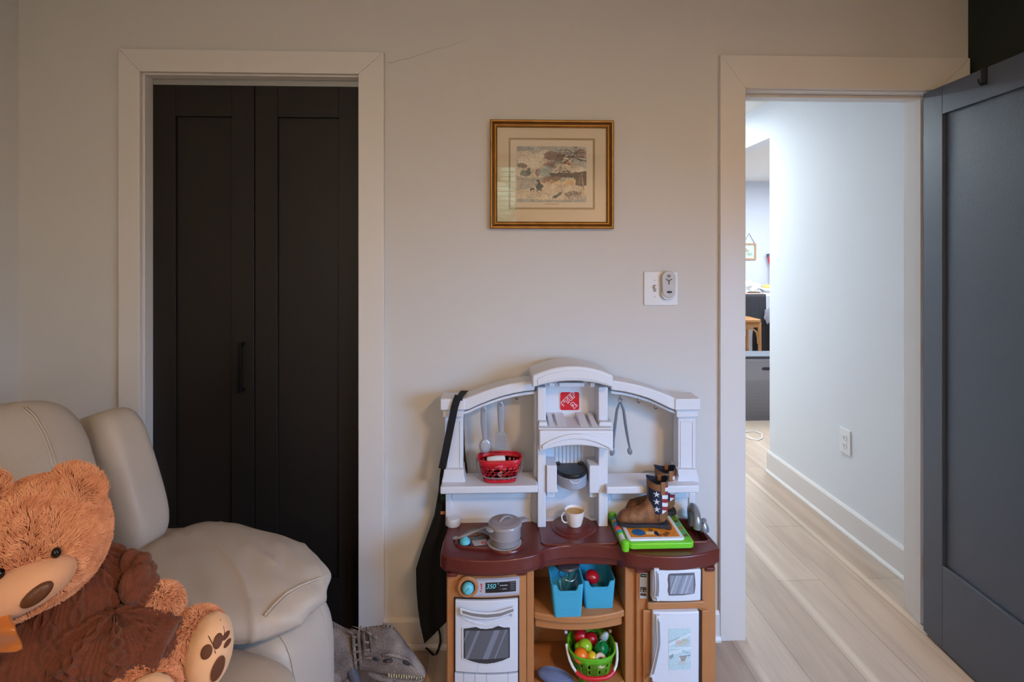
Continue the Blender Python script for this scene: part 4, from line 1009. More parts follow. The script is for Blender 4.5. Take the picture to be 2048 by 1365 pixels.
# ---- learning book toy (green) with boots on it
gx0, gx1 = W(1256, 1090, -.27).x, W(1390, 1090, -.27).x; gy0, gy1 = -.272, -.082
lime = mat('lime_plastic', (112, 200, 40), .28)
bt = thing('toy_activity_book', 'lime green electronic toy book with white framed page on the right of the countertop', 'toy book', ((gx0+gx1)/2, -.17, ZT+.003))
q = MB(); q.prism(rrect(gx0, gx1, gy0, gy1, .018, 6), ZT+.0035, ZT+.024, plane='XY'); gb = q.build('book_base', lime, bt, bevel=.005, seg=3)
q = MB(); q.prism(rrect(gx0+.004, gx1-.028, gy0+.012, gy1-.008, .012, 6), ZT+.0235, ZT+.031, plane='XY'); q.build('page_frame', mat('white_plastic'), bt, bevel=.003, seg=2)
cv = Canvas(130, 90, (222, 132, 30)); cv.speck(.06, 2)
random.seed(3)
for i in range(16): cv.ellipse(random.random(), random.random(), .05, .07, random.choice([(236, 178, 60), (200, 90, 30), (240, 200, 120), (120, 70, 40)]), .8)
cv.rect(.35, .78, .62, .9, (236, 206, 150)); cv.ellipse(.85, .45, .12, .3, (110, 64, 36)); cv.ellipse(.85, .35, .07, .14, (214, 150, 80)); cv.ellipse(.56, .86, .05, .1, (30, 40, 70)); cv.ellipse(.2, .8, .14, .14, (40, 100, 150))
zz = ZT+.0314; cv.build('page_picture', printm, bt, (gx0+.016, gy1-.018, zz), (gx1-gx0-.056, 0, 0), (0, gy0-gy1+.042, 0))
cv = Canvas(16, 90, (96, 170, 44))
for i in range(6): cv.ellipse(.5, .1+.16*i, .4, .05, random.choice([(200, 60, 40), (90, 60, 40), (60, 150, 150), (150, 150, 40)]))
cv.build('side_buttons', printm, bt, (gx1-.024, gy1-.02, ZT+.0245), (.018, 0, 0), (0, gy0-gy1+.05, 0))
xs_ = gx0-.008
q = MB(); q.tube([(xs_, gy0+.004, ZT+.018), (xs_, gy1-.002, ZT+.018)], .0088, 14); q.build('spine', mat('white_plastic'), bt)
cs_ = [(90, 190, 40), (40, 160, 190), (240, 160, 50), (40, 150, 200), (60, 150, 190), (210, 40, 110), (235, 90, 40), (40, 150, 210), (90, 190, 40)]
for i, c_ in enumerate(cs_):
    y_ = gy1-.020-i*.0135; q = MB(); q.tube([(xs_, y_-.005, ZT+.018), (xs_, y_+.005, ZT+.018)], .0115, 16); q.build('bead', mat('bead_%02x%02x%02x' % c_, c_, .3), bt, bevel=.002)
for y_ in (gy0+.004, gy1-.004):
    q = MB(); q.lathe([(.0, 0), (.0115, .001), (.0125, .006), (.0125, .026), (.0105, .031), (0, .034)], 20, Tm((xs_, y_, ZT+.0005))); q.build('spine_cap', lime, bt)
q = MB(); q.box(xs_-.010, xs_+.006, gy0+.01, gy1-.01, ZT+.003, ZT+.012); q.build('spine_tray', lime, bt, bevel=.002)

leather = mat('boot_leather', (136, 90, 56), .6, var=.38, vscale=60, bump=.5, bscale=120)
solem = mat('boot_sole', (48, 46, 50), .7, bump=.3, bscale=300)
bootc = mat('boot_flag_shaft', (255, 255, 255), .55, attr=True, bump=.3, bscale=300)
straps = mat('boot_strap', (138, 92, 54), .65, var=.15, vscale=60)
lining = mat('boot_lining', (20, 26, 46), .7)
def star(cu, cv_, u, v, r):
    d = math.hypot(u-cu, v-cv_); a = math.atan2(v-cv_, u-cu)-math.pi/2
    k = (a % (2*math.pi/5)); k = min(k, 2*math.pi/5-k)
    return d < r*.40/max(math.cos(math.pi/5*1.0-k)*0+ (math.cos(k-math.pi/5)), .01)*1.0/ (1.0) * (1.0 if True else 1) * (1+1.6*max(0, (math.pi/5-k)/(math.pi/5))**1.7)
def make_boot(name, label, ox, oy, oz, yaw):
    t = thing(name, label, 'boot', (ox, oy, oz), None)
    t['group'] = 'pair of flag cowboy boots'
    RT = Matrix.Rotation(math.pi+yaw, 4, 'Z')
    t.rotation_euler = (0, 0, math.pi+yaw)
    prof = [((.166, .016), (.166, .022), .010), ((.162, .010), (.154, .040), .024), ((.148, .008), (.135, .049), .031), ((.120, .008), (.107, .053), .0325), ((.090, .008), (.088, .061), .030),
            ((.060, .008), (.074, .073), .0275), ((.028, .008), (.067, .089), .027), ((.004, .014), (.062, .100), .027), ((-.002, .034), (.059, .101), .0265), ((.002, .055), (.057, .101), .025)]
    rings = []
    for (bx_, bz_), (tx_, tz_), w_ in prof:
        c_ = Vector(((bx_+tx_)/2, 0, (bz_+tz_)/2)); a_ = Vector(((tx_-bx_)/2, 0, (tz_-bz_)/2)); r_ = []
        for k in range(24):
            th = 2*math.pi*k/24; s_, cc_ = math.sin(th), math.cos(th)
            sy = math.copysign(abs(s_)**.8, s_)
            r_.append(tuple(c_+a_*cc_+Vector((0, w_*sy, 0))))
        rings.append(r_)
    q = MB(); q.loft(rings); q.build('vamp', leather, t, subsurf=1, local=True)
    # shaft
    NU, NV = 150, 80; vv = []; ff = []; cc = []
    def S(u, v, off=0):
        th = 2*math.pi*u; z0 = .034; zt_ = .158+.007*math.cos(2*th)
        z = z0+(zt_-z0)*v; k = v
        return Vector((.0300+.002*k+(.0325+.0035*k+off)*math.cos(th), (.0288+.003*k+off)*math.sin(th), z))
    for j in range(NV+1):
        for i in range(NU): vv.append(S(i/NU, j/NV))
    for j in range(NV):
        for i in range(NU):
            ff.append((j*NU+i, j*NU+(i+1) % NU, (j+1)*NU+(i+1) % NU, (j+1)*NU+i))
            th = 360*(i+.5)/NU; z = S((i+.5)/NU, (j+.5)/NV).z; c_ = (124, 82, 48)
            if th > 180: thm = 360-th
            else: thm = th
            ss = thm*.0325*math.pi/180   # arc length from the front
            if 23 < thm < 107:
                lowz = .050+max(0, (66-thm))*.0010+max(0, thm-98)*.0008
                if z < .133-.006*(thm-50)/50 and z > lowz: c_ = (20, 34, 62)
                for zz_ in (.067, .092, .117):
                    if star(.0440, zz_, ss, z, .0085): c_ = (220, 222, 226)
            elif 107 <= thm < 174:
                if .052+.0002*(thm-107) < z < .143: c_ = (150, 38, 42) if int((z+.010*(thm-107)/70-.052)/.0128) % 2 else (224, 220, 218)
            cc.append(c_)
    q = MB(); q.add(vv, ff, None, cc); q.build('shaft', bootc, t, local=True, angle=180)
    q = MB(); vv = [S(i/60, .995, -.0012) for i in range(60)]+[S(i/60, .80, -.003) for i in range(60)]+[S(i/60, .3, -.006) for i in range(60)]
    q.add(vv, [(j*60+i, j*60+(i+1) % 60, (j+1)*60+(i+1) % 60, (j+1)*60+i) for j in (0, 1) for i in range(60)]+[tuple(120+i for i in range(60))]); q.build('lining', lining, t, local=True, angle=180)
    q = MB(); q.tube([S(i/60, 1.0, 0) for i in range(60)], .0014, 6, closed=True); q.build('top_piping', lining, t, local=True)
    # pull straps (sides)
    for sgn in (1, -1):
        rings = []
        for zz_, off in ((.116, .0012), (.130, .0016), (.148, .0022), (.158, .0006), (.156, -.003), (.142, -.0065)):
            uu = .312 if sgn > 0 else .688
            p = S(uu, 1, 0); rr = [];
            for k in (-1, 1):
                a = 2*math.pi*(uu+k*.030); f = (zz_-.034)/(.124); x_ = .0300+.002*f+(.0325+.0035*f+off)*math.cos(a); y_ = (.0288+.003*f+off)*math.sin(a); rr.append((x_, y_, zz_))
            rings.append([rr[0], rr[1], tuple(Vector(rr[1])+Vector((0, .0001*sgn, 0))), tuple(Vector(rr[0])+Vector((0, .0001*sgn, 0)))])
        q = MB(); q.loft(rings); q.build('pull_strap', straps, t, local=True, solid=.0016)
    # sole + heel
    def so(k, z): 
        pts = [(.168, 0), (.163, .018), (.145, .031), (.115, .0335), (.085, .029), (.055, .0245), (.02, .027), (-.003, .023), (-.007, 0)]
        return [(x_*1.0, y_*k, z) for x_, y_ in pts]+[(x_, -y_*k, z) for x_, y_ in pts[-2:0:-1]]
    q = MB(); q.loft([so(1.0, .0035), so(1.03, .006), so(1.03, .013)]); q.build('sole', solem, t, bevel=.0015, local=True)
    q = MB(); q.loft([[(x_, y_, z) for x_, y_ in rrect(-.006, .046, -.024, .024, .018, 5)] for z in (0, .006)]); q.build('heel', solem, t, bevel=.001, local=True)
    # side seam
    q = MB(); q.tube([S(.25, .16, .0004), S(.25, .02, .0004), (.032, .0296, .030), (.033, .0290, .018)], .0009, 6); q.build('seam', lining, t, local=True)
    return t
zb_ = ZT+.0315
pf = WZ(1338, 1057, zb_); pb = WZ(1350, 1029, zb_)
make_boot('cowboy_boot', 'front brown toddler cowboy boot with flag shaft, nearest on the toy book', pf.x-.002, pf.y+.016, zb_, -.13)
make_boot('cowboy_boot', 'rear brown toddler cowboy boot, partly hidden behind the other boot', pb.x+.0, pb.y+.012, zb_, -.08)

# ---- aqua bins
aqb = mat('bin_aqua', (62, 164, 196), .42)
zsb = zs+.0006
def bin_(label, xa0, xb0, xa1, xb1, yf, depth, ztop, grp='aqua bins on the middle shelf'):
    """bottom x range, top x range"""
    t = thing('storage_bin', label, 'storage bin', ((xa0+xb0)/2, yf+depth/2, zsb), grp)
    def R(f, off=0):
        x0, x1 = xa0+(xa1-xa0)*f+off, xb0+(xb1-xb0)*f-off; y0, y1 = yf-.006*f+off, yf+depth+.008*f-off
        return x0, x1, y0, y1
    rings = []
    H = ztop-zsb
    def ringz(f, off, dip=False):
        x0, x1, y0, y1 = R(f, off); pts = []
        rr = rrect(x0, x1, y0, y1, .008, 4)
        # densify the front edge (y0 side)
        out = []
        m_ = len(rr)
        for i in range(m_):
            a, b_ = rr[i], rr[(i+1) % m_]; out.append(a)
            if abs(a[1]-b_[1]) < 1e-6 and a[1] < (y0+y1)/2 and abs(a[0]-b_[0]) > .02:
                for k in range(1, 20): out.append((a[0]+(b_[0]-a[0])*k/20, a[1]))
        res = []
        xm_ = (x0+x1)/2; hw = (x1-x0)/2
        for x_, y_ in out:
            z = zsb+H*f
            if dip and abs(y_-y0) < .001:
                k = abs(x_-xm_)/hw; z -= .020*(1 if k < .56 else max(0, 1-(k-.56)/.14))*(f*1.0)
            res.append((x_, y_, z))
        return res
    rings = [ringz(.0, 0)]
    for f in (.12, .121, .24, .241, .36, .361, .48, .481, .6, .601): rings.append(ringz(f, .0 if abs(f*1000 % 2) else -.0004))
    rings += [ringz(.72, 0), ringz(1.0, 0, True), ringz(1.0, .0025, True), ringz(.7, .0025), ringz(.02, .0025)]
    q = MB(); q.loft(rings); q.build('bin_body', aqb, t, angle=35)
    x0, x1, y0, y1 = R(.8); xm_ = (x0+x1)/2; hw = (x1-x0)/2
    pts = [(xm_-hw*.72, y0-.0005, zsb+H*.97), (xm_-hw*.62, y0-.0005, zsb+H*.78), (xm_-hw*.45, y0-.0004, zsb+H*.70), (xm_, y0-.0004, zsb+H*.685), (xm_+hw*.45, y0-.0004, zsb+H*.70), (xm_+hw*.62, y0-.0005, zsb+H*.78), (xm_+hw*.72, y0-.0005, zsb+H*.97)]
    q = MB(); q.tube(pts, .0008, 6); q.build('grip_outline', aqb, t)
    return t
def bx(px, py, Y): return W(px, py, Y).x
bin_('front left aqua bin on the middle shelf, filled with thin wires', bx(1109, 1233, -.275), bx(1163, 1233, -.275), bx(1103, 1172, -.28), bx(1168, 1172, -.28), -.272, .095, W(1105, 1172, -.28).z)
bin_('right aqua bin set further back on the middle shelf, holding a red toy', bx(1171, 1220, -.235), bx(1226, 1220, -.235), bx(1166, 1164, -.24), bx(1231, 1164, -.24), -.235, .10, W(1170, 1163, -.24).z)
wr = thing('wire_whisk', 'thin brass wire whisk loops standing in the front left aqua bin', 'whisk', (bx(1136, 1200, -.23), -.235, zsb+.01))
brass = mat('brass_wire', (150, 120, 90), .3, .8)
random.seed(5); cx_ = bx(1136, 1200, -.23)
for i in range(7):
    a = random.uniform(-.026, .02); b_ = random.uniform(-.028, .028); y_ = -.235+random.uniform(-.02, .02)
    q = MB(); q.tube([(cx_+a*.3, y_, zsb+.012), (cx_+a, y_-.010, zsb+.05), (cx_+b_, y_-.016, zsb+.082), (cx_+b_*1.1, y_-.006, zsb+.105)], .0011, 6); q.build('wire', brass, wr)
q = MB(); q.tube([(cx_+.030*math.cos(k/20*2*math.pi), -.226+.034*math.sin(k/20*2*math.pi), zsb+.108+.003*math.cos(k)) for k in range(20)], .0016, 6, closed=True); q.build('wire_ring', mat('steel_wire', (170, 172, 176), .25, .9), wr)
q = MB(); q.lathe([(.040, 0), (.042, .003), (.038, .008), (.010, .010), (0, .010)], 32, Tm((cx_+.002, -.196, zsb+.119))); o = q.build('jar_lid', mat('dark_lid', (66, 66, 74), .35, .3)); tag(o, 'dark round lid balanced on the wires of the front left aqua bin', 'lid')
cx2 = bx(1186, 1180, -.20)
q = MB(); q.ell((cx2, -.185, zsb+.072), (.024, .022, .020), Euler((.5, .3, 0))); o = q.build('toy_tomato', mat('toy_red_gloss', (170, 22, 32), .2)); tag(o, 'red glossy play food ball inside the right aqua bin', 'toy food')
q = MB(); q.ell((cx2+.008, -.195, zsb+.032), (.026, .024, .030)); o = q.build('toy_cup', mat('toy_teal', (20, 84, 92), .4)); tag(o, 'dark teal toy cup low in the right aqua bin', 'toy cup')

# ---- green basket of play food on the bottom shelf
gxc = W(1183, 1320, -.22).x; gz = .0505; gyc = -.212
lg_m = mat('basket_green', (96, 176, 30), .35)
gbk = thing('green_basket', 'lime green slotted toy basket of play fruit on the lowest shelf', 'basket', (gxc, gyc, gz))
def GB(u, v, off=0):
    a = 2*math.pi*u; e = .8; pw = lambda x: math.copysign(abs(x)**e, x)
    rx = .050+.026*v-off; ry = .046+.026*v-off
    return Vector((gxc+rx*pw(math.cos(a)), gyc+ry*pw(math.sin(a)), gz+.001+.098*v))
q = MB(); perforated(q, GB, 34, 5, lambda i, j: (.30, .46) if (j in (1, 2) or j == 3) and i % 2 == 0 else False)
q.add([GB(i/34, 0) for i in range(34)], [tuple(range(34))]); gbb = q.build('basket_body', lg_m, gbk, weld=True, angle=60, solid=.002)
q = MB(); q.tube([GB(i/60, 1.0) for i in range(60)], .0035, 8, closed=True); q.build('basket_rim', lg_m, gbk)
whp = mat('white_plastic')
for s_, nm in ((1, 'r'), (-1, 'l')):
    e_ = GB(0 if s_ > 0 else .5, .96)
    q = MB(); q.lathe([(.0055, 0), (.0055, .008), (.003, .010)], 14, Tm((e_.x, e_.y, e_.z), (0, math.pi/2*s_, 0))); q.build('handle_pivot', whp, gbk)
    q = MB(); q.lathe([(.0055, 0), (.0055, .008), (.003, .010)], 14, Tm((e_.x-.004*s_, e_.y+.055, e_.z+.004), (0, math.pi/2*s_, 0))); q.build('handle_pivot', whp, gbk)
hpts = []
for i in range(15):
    a = math.pi*i/14; hpts.append((gxc-.082*math.copysign(abs(math.cos(a))**.7, math.cos(a)), gyc-.005-.082*math.sin(a)**.9, gz+.102-.050*math.sin(a)**.9))
q = MB(); q.tube(hpts[:6], .0042, 10, flat=.7); q.build('basket_handle', whp, gbk)
q = MB(); q.tube(hpts[-6:], .0042, 10, flat=.7); q.build('basket_handle', whp, gbk)
q = MB(); q.tube(hpts[4:11], .0070, 12); q.build('handle_grip', mat('red_plastic'), gbk)
# fruit, each its own thing
def fruit_pos(px, py, z): p = WZ(px, py, z); return p
fr_list = [
 ('toy_apple', 'red toy apple at the back left of the green basket', 'toy fruit', (1161, 1272), .150, (.024, .024, .023), (190, 24, 36)),
 ('toy_apple', 'dark red toy strawberry at the back centre of the green basket', 'toy fruit', (1182, 1279), .150, (.022, .020, .021), (158, 16, 26)),
 ('toy_pear', 'yellow green toy pear in the middle of the green basket', 'toy fruit', (1170, 1294), .143, (.024, .022, .023), (150, 190, 40)),
 ('toy_pepper', 'dark green toy pepper at the right of the green basket', 'toy vegetable', (1203, 1299), .141, (.023, .023, .026), (14, 112, 56)),
 ('toy_orange', 'orange toy orange with a cut line at the front left of the green basket', 'toy fruit', (1162, 1313), .139, (.024, .022, .023), (240, 120, 30)),
 ('toy_lemon', 'yellow toy lemon between the orange and the bagel in the green basket', 'toy fruit', (1184, 1318), .132, (.017, .019, .021), (226, 190, 40)),
]
for nm, lb, ct_, pp_, z, r_, c_ in fr_list:
    if nm == 'toy_apple' and 'strawberry' in lb: nm = 'toy_strawberry'
    p = fruit_pos(*pp_, z); t = thing(nm, lb, ct_, p)
    q = MB()
    if nm == 'toy_pear': q.ell(p, r_); q.ell((p.x-.017, p.y+.004, p.z-.004), (.017, .015, .015)); q.build('pear_flesh', mat(nm+'_skin', c_, .2), t, remesh=.0025)
    elif nm == 'toy_pepper': q.ell(p, r_, fn=lambda d: 1+.06*math.cos(4*math.atan2(d.y, d.x))); q.build('pepper_flesh', mat(nm+'_skin', c_, .15), t)
    else: q.ell(p, r_); q.build('skin', mat(nm+'_skin', c_, .22, bump=.1 if nm == 'toy_orange' else 0, bscale=500), t)
    if nm == 'toy_orange':
        q = MB(); N = Vector((.5, -.3, .75)).normalized(); a_ = N.orthogonal().normalized(); b__ = N.cross(a_)
        N = Vector((.62, .30, -.72)).normalized(); a_ = Vector((.7, -.1, .6)).normalized(); a_ = (a_-N*a_.dot(N)).normalized(); b__ = N.cross(a_)
        q.tube([p+(a_*math.cos(k/30*2*math.pi)+b__*math.sin(k/30*2*math.pi))*.0238 for k in range(30)], .0007, 5, closed=True); q.build('cut_line', mat('cut_dark', (90, 50, 20), .6), t)
    if nm in ('toy_apple', 'toy_strawberry'):
        q = MB(); q.tube([p+Vector((0, 0, .02)), p+Vector((.002, 0, .028))], .0012, 6); q.build('stem', mat('stem_brown', (70, 60, 30), .6), t)
p = fruit_pos(1201, 1322, .134)
q = MB(); T = Matrix.Translation(p) @ Euler((math.radians(58), 0, .25)).to_matrix().to_4x4()
q.loft([[T @ Vector((.0145*math.cos(a)+.0065*math.cos(b_)*math.cos(a), (.0145+.0065*math.cos(b_))*math.sin(a), .0045*math.sin(b_))) for b_ in [k/10*2*math.pi for k in range(10)]] for a in [k/28*2*math.pi for k in range(28)]], cap=False, closed=True)
tag(q.build('toy_bagel', mat('bagel_tan', (214, 182, 150), .5)), 'tan toy onion ring standing at the front right of the green basket', 'toy food')
p = fruit_pos(1208, 1275, .152)
q = MB(); q.ell(p, (.013, .011, .021), Euler((.2, .6, 0))); tag(q.build('toy_mushroom', mat('pale_grey_toy', (176, 192, 196), .35)), 'pale grey toy piece at the back right of the green basket', 'toy food')
random.seed(9)
for i, (dx_, dy_, z, c_, wds) in enumerate([(-.03, -.03, .075, (226, 120, 40), 'orange'), (-.008, -.032, .078, (180, 30, 30), 'red'), (.016, -.034, .075, (170, 30, 40), 'crimson'), (.036, -.018, .080, (200, 30, 30), 'bright red'), (0, .01, .085, (190, 170, 60), 'mustard yellow'), (-.03, .02, .09, (150, 30, 40), 'maroon'), (.03, .02, .088, (40, 110, 50), 'green')]):
    q = MB(); q.ell((gxc+dx_*.9, gyc+dy_*.8, z), .0185); o = q.build('toy_berry', mat('berry_%d' % i, c_, .3)); tag(o, '%s toy fruit seen through the slots low in the green basket' % wds, 'toy fruit')
# ---- blue grey ribbed slipper at the front of the bottom shelf
sp0 = WZ(1110, 1352, .062)
sl = thing('slipper', 'blue grey ribbed child slipper on the left of the lowest shelf', 'slipper', (sp0.x, sp0.y, .051))
q = MB(); q.ell((sp0.x, sp0.y-.012, .068), (.060, .030, .018), Euler((0, .14, -.22)), n=40, m=20); q.build('slipper_body', mat('slipper_fabric', (96, 106, 140), .8, bump=.5, bscale=200), sl)
q = MB()
for k in range(1, 7):
    f = k/7.5; h = math.sqrt(1-f*f)
    pts = [Vector((.060*f*math.cos(a/30*2*math.pi), .030*f*math.sin(a/30*2*math.pi), .018*h)) for a in range(30)]
    R3 = Euler((0, .14, -.22)).to_matrix(); q2 = MB(); q2.tube([Vector((sp0.x, sp0.y-.012, .068))+R3 @ p for p in pts], .0008, 5, closed=True); q2.build('rib', mat('slipper_rib', (116, 126, 156), .8), sl)

# ---- apron
blk = mat('apron_black', (14, 14, 17), .85, bump=.3, bscale=500)
ap = thing('apron', 'black apron hung by its neck strap over the left column of the play kitchen', 'apron', W(865, 1100, -.05))
Lf = [(884, 925), (880, 950), (877, 985), (869, 1030), (857, 1064), (843, 1102), (832, 1138), (833, 1178), (836, 1218), (841, 1252), (849, 1288)]
Rt = [(892, 925), (893, 950), (895, 985), (896, 1030), (897, 1064), (897, 1102), (897, 1138), (897, 1178), (896, 1205), (895, 1228), (893, 1244)]
NA, NB_ = 40, 16; vv = []
for i in range(NA+1):
    t = i/NA*(len(Lf)-1); k = min(int(t), len(Lf)-2); f = t-k
    la = ((Lf[k][0]*(1-f)+Lf[k+1][0]*f), (Lf[k][1]*(1-f)+Lf[k+1][1]*f)); ra = ((Rt[k][0]*(1-f)+Rt[k+1][0]*f), (Rt[k][1]*(1-f)+Rt[k+1][1]*f))
    for j in range(NB_+1):
        s_ = j/NB_; px = la[0]*(1-s_)+ra[0]*s_; py = la[1]*(1-s_)+ra[1]*s_
        wv_ = .010*math.sin(s_*9+i*.06)*min(1, i/12)*(1-s_)
        Y = -.044-.022*(1-s_)*(i/NA)+wv_ ; Y = min(Y, -.028 if i < NA*.8 else -.03)
        p = W(px, py, Y); 
        if s_ > .75: p.y = min(-.028, p.y+.0)
        vv.append(p)
q = MB(); q.add(vv, [(i*(NB_+1)+j, i*(NB_+1)+j+1, (i+1)*(NB_+1)+j+1, (i+1)*(NB_+1)+j) for i in range(NA) for j in range(NB_)]); q.build('apron_cloth', blk, ap, solid=.0016, angle=180)
def ribbon(name, pts, w_, m, par, th=.0012):
    """pts: (px,py,Y); ribbon lies facing the camera, width in px"""
    rings = []
    P_ = [W(*p) for p in pts]
    for i, p in enumerate(P_):
        a = P_[max(i-1, 0)]; b_ = P_[min(i+1, len(P_)-1)]; t = (b_-a).normalized(); sd = t.cross(Vector((0, 1, 0)))
        if sd.length < .2: sd = Vector((1, 0, 0))
        sd.normalize(); nr = sd.cross(t).normalized(); ww = (w_[i] if isinstance(w_, (list, tuple)) else w_)/2/580
        rings.append([p-sd*ww-nr*th/2, p+sd*ww-nr*th/2, p+sd*ww+nr*th/2, p-sd*ww+nr*th/2])
    q = MB(); q.loft(rings); return q.build(name, m, par, angle=50)
ribbon('neck_strap', [(884, 938, -.128), (889, 915, -.150), (895, 885, -.150), (902, 850, -.146), (909, 815, -.143), (914, 799, -.141), (917, 792, -.1385)], 14.5, blk, ap)
q = MB(); a = W(917, 796, -.137); capz = W(905, 798, -.135).z
q.loft([[(a.x-.012+.014*k, y_, z_), (a.x+.013+.014*k, y_, z_), (a.x+.013+.014*k, y_+.0002, z_+.0012), (a.x-.012+.014*k, y_+.0002, z_+.0012)] for k, y_, z_ in ((0, -.1385, capz-.006), (.1, -.136, capz+.0022), (.5, -.09, capz+.0022), (1, -.0425, capz+.0022), (1.05, -.040, capz-.008))]); q.build('strap_top', blk, ap)
ribbon('neck_strap', [(925, 800, -.038), (926, 850, -.036), (927.5, 890, -.036), (928, 915, -.036), (930, 935, -.036), (932.5, 952, -.036)], [5, 5, 4, 7, 9, 6], blk, ap)
ribbon('waist_tie', [(877, 1258, -.045), (880, 1270, -.045), (881, 1285, -.046), (877, 1300, -.046), (871, 1312, -.046), (868, 1320, -.05)], [4, 4, 4.5, 4.5, 5, 4], blk, ap)
ribbon('waist_tie', [(870, 1314, -.048), (862, 1306, -.05), (855, 1299, -.05), (851, 1297, -.05)], [5, 4.5, 4, 4], blk, ap)
q = MB(); a, b_ = W(881, 1030, -.060), W(890, 1024, -.060); q.box(a.x, b_.x, -.0585, -.057, a.z, b_.z); q.build('orange_tag', mat('tag_orange', (196, 124, 70), .7), ap)
q = MB()
for i in range(5):
    a = W(882+i*1.8, 992+(i % 2)*5, -.060); q.tube([(a.x, -.0585, a.z+.004), (a.x+.003, -.0595, a.z-.004), (a.x-.001, -.0585, a.z-.014)], .0008, 5)
q.build('green_print', mat('print_green', (60, 110, 50), .7), ap)

# ================================================================ FRAMED PICTURE
fx0, fz1 = W(980, 238.5, -.022).x, W(980, 238.5, -.022).z
fx1, fz0 = W(1228, 457, -.022).x, W(1228, 458, -.022).z
pic = thing('framed_picture', 'gilt framed winter landscape print with cream mat hanging on the wall above the play kitchen', 'picture', ((fx0+fx1)/2, 0, (fz0+fz1)/2))
gold = mat('gilt', (166, 118, 52), .35, .55, var=.18, vscale=30, bump=.3, bscale=90)
gold2 = mat('gilt_dark', (116, 78, 34), .4, .5, var=.2, vscale=40)
fw = .0265
prof = [(0, 0), (0, -.020), (.004, -.024), (.008, -.023), (.012, -.016), (.0155, -.014), (.018, -.017), (.021, -.0165), (.0235, -.012), (fw, -.009), (fw, 0)]
q = MB(); cs = [(fx0, fz0, 1, 1), (fx1, fz0, -1, 1), (fx1, fz1, -1, -1), (fx0, fz1, 1, -1)]
rings = [[(x_+sx*a, b_-.001, z_+sz*a) for a, b_ in prof] for x_, z_, sx, sz in cs]
q.loft(rings, cap=False, closed=True); fro = q.build('gilt_frame', gold, pic, angle=22)
q = MB(); rings = [[(x_+sx*a, b_-.001, z_+sz*a) for a, b_ in [(.0085, -.0232), (.0125, -.0165), (.016, -.0148), (.016, -.0135), (.0115, -.0145)]] for x_, z_, sx, sz in cs]; q.loft(rings, cap=False, closed=True); q.build('frame_groove', gold2, fro, angle=22)
q = MB(); q.box(fx0+.02, fx1-.02, -.006, -.0015, fz0+.02, fz1-.02); q.build('mat_board', mat('mat_beige', (242, 228, 208), .8), pic)
def inset(name, px0, py0, px1, py1, Y, m, par):
    a, b_ = W(px0, py1, Y), W(px1, py0, Y); q = MB(); q.box(a.x, b_.x, Y, -.005, a.z, b_.z); return q.build(name, m, par, smooth=False)
inset('mat_line', 1017.5, 277, 1190, 419, -.0064, mat('mat_line_gold', (182, 156, 116), .7), pic)
inset('mat_inner', 1021, 281, 1185.5, 415, -.0068, mat('mat_cream', (246, 236, 222), .8), pic)
cv = Canvas(208, 168, (176, 172, 164))
cv.rect(0, 0, 1, .55, (150, 152, 152)); rs = np.random.RandomState(4)
for (x_, y_, a, b_, c_) in ((.08, .14, .12, .12, (186, 176, 162)), (.3, .26, .2, .14, (190, 180, 166)), (.4, .12, .09, .07, (188, 178, 166)), (.22, .42, .3, .14, (192, 182, 170)), (.14, .28, .12, .1, (194, 184, 172)), (.62, .12, .2, .08, (142, 146, 148)), (.05, .04, .2, .04, (128, 134, 138))): cv.ellipse(x_, y_, a, b_, c_, .8)
for (x_, y_, a, b_) in ((.50, .17, .11, .075), (.46, .34, .085, .055), (.64, .19, .07, .06), (.92, .12, .08, .08), (.07, .345, .075, .045), (.30, .47, .04, .07)): cv.ellipse(x_, y_, a, b_, (118, 92, 88) if x_ > .2 else (108, 96, 90), .75)
for k in range(220): cv.ellipse(.38+.3*rs.rand(), .1+.3*rs.rand(), .006, .008, (96, 78, 78), .5)
cv.ellipse(.42, .45, .11, .10, (140, 156, 158), .8); cv.ellipse(.12, .48, .07, .06, (92, 104, 98), .8); cv.ellipse(.17, .45, .03, .07, (84, 96, 92), .8)
cv.poly([(.48, .48), (.70, .16), (.76, .17), (.82, .34), (1, .38), (1, .48)], (188, 180, 168)); cv.poly([(.65, .33), (.71, .24), (.80, .33)], (156, 112, 88))
for k in range(26): cv.line([(.55+.02*k, .47), (.62+.016*k, .36)], .004, (160, 152, 142), .7)
cv.poly([(.46, .48), (1, .46), (1, .70), (.85, .70), (.80, .56), (.62, .54), (.50, .55)], (72, 66, 64)); cv.poly([(.35, .55), (.62, .52), (.62, .66), (.35, .62)], (112, 92, 82), .8)
cv.rect(0, .56, .36, .62, (150, 148, 146)); cv.poly([(0, .60), (.6, .64), (1, .72), (1, 1), (0, 1)], (186, 176, 162)); cv.poly([(0, .62), (.3, .60), (.28, .74), (0, .78)], (150, 152, 154), .7)
for (x_, y_, a, b_, c_) in ((.60, .66, .055, .045, (188, 170, 144)), (.75, .64, .065, .045, (184, 156, 118)), (.50, .63, .03, .04, (172, 140, 104)), (.39, .62, .035, .03, (150, 110, 96)), (.82, .63, .02, .03, (196, 172, 140)), (.56, .69, .015, .03, (190, 176, 150))): cv.ellipse(x_, y_, a, b_, c_)
for x_ in (.56, .59, .63, .69, .72, .80): cv.line([(x_, .68), (x_, .74)], .008, (150, 128, 100))
cv.poly([(.30, .61), (.33, .62), (.37, .70), (.36, .79), (.29, .79), (.275, .68)], (66, 68, 78)); cv.ellipse(.295, .605, .018, .02, (40, 38, 40)); cv.line([(.295, .79), (.29, .81)], .01, (50, 46, 46))
cv.poly([(.19, .755), (.24, .745), (.255, .76), (.25, .82), (.24, .78), (.205, .785), (.20, .82), (.19, .82)], (44, 42, 44))
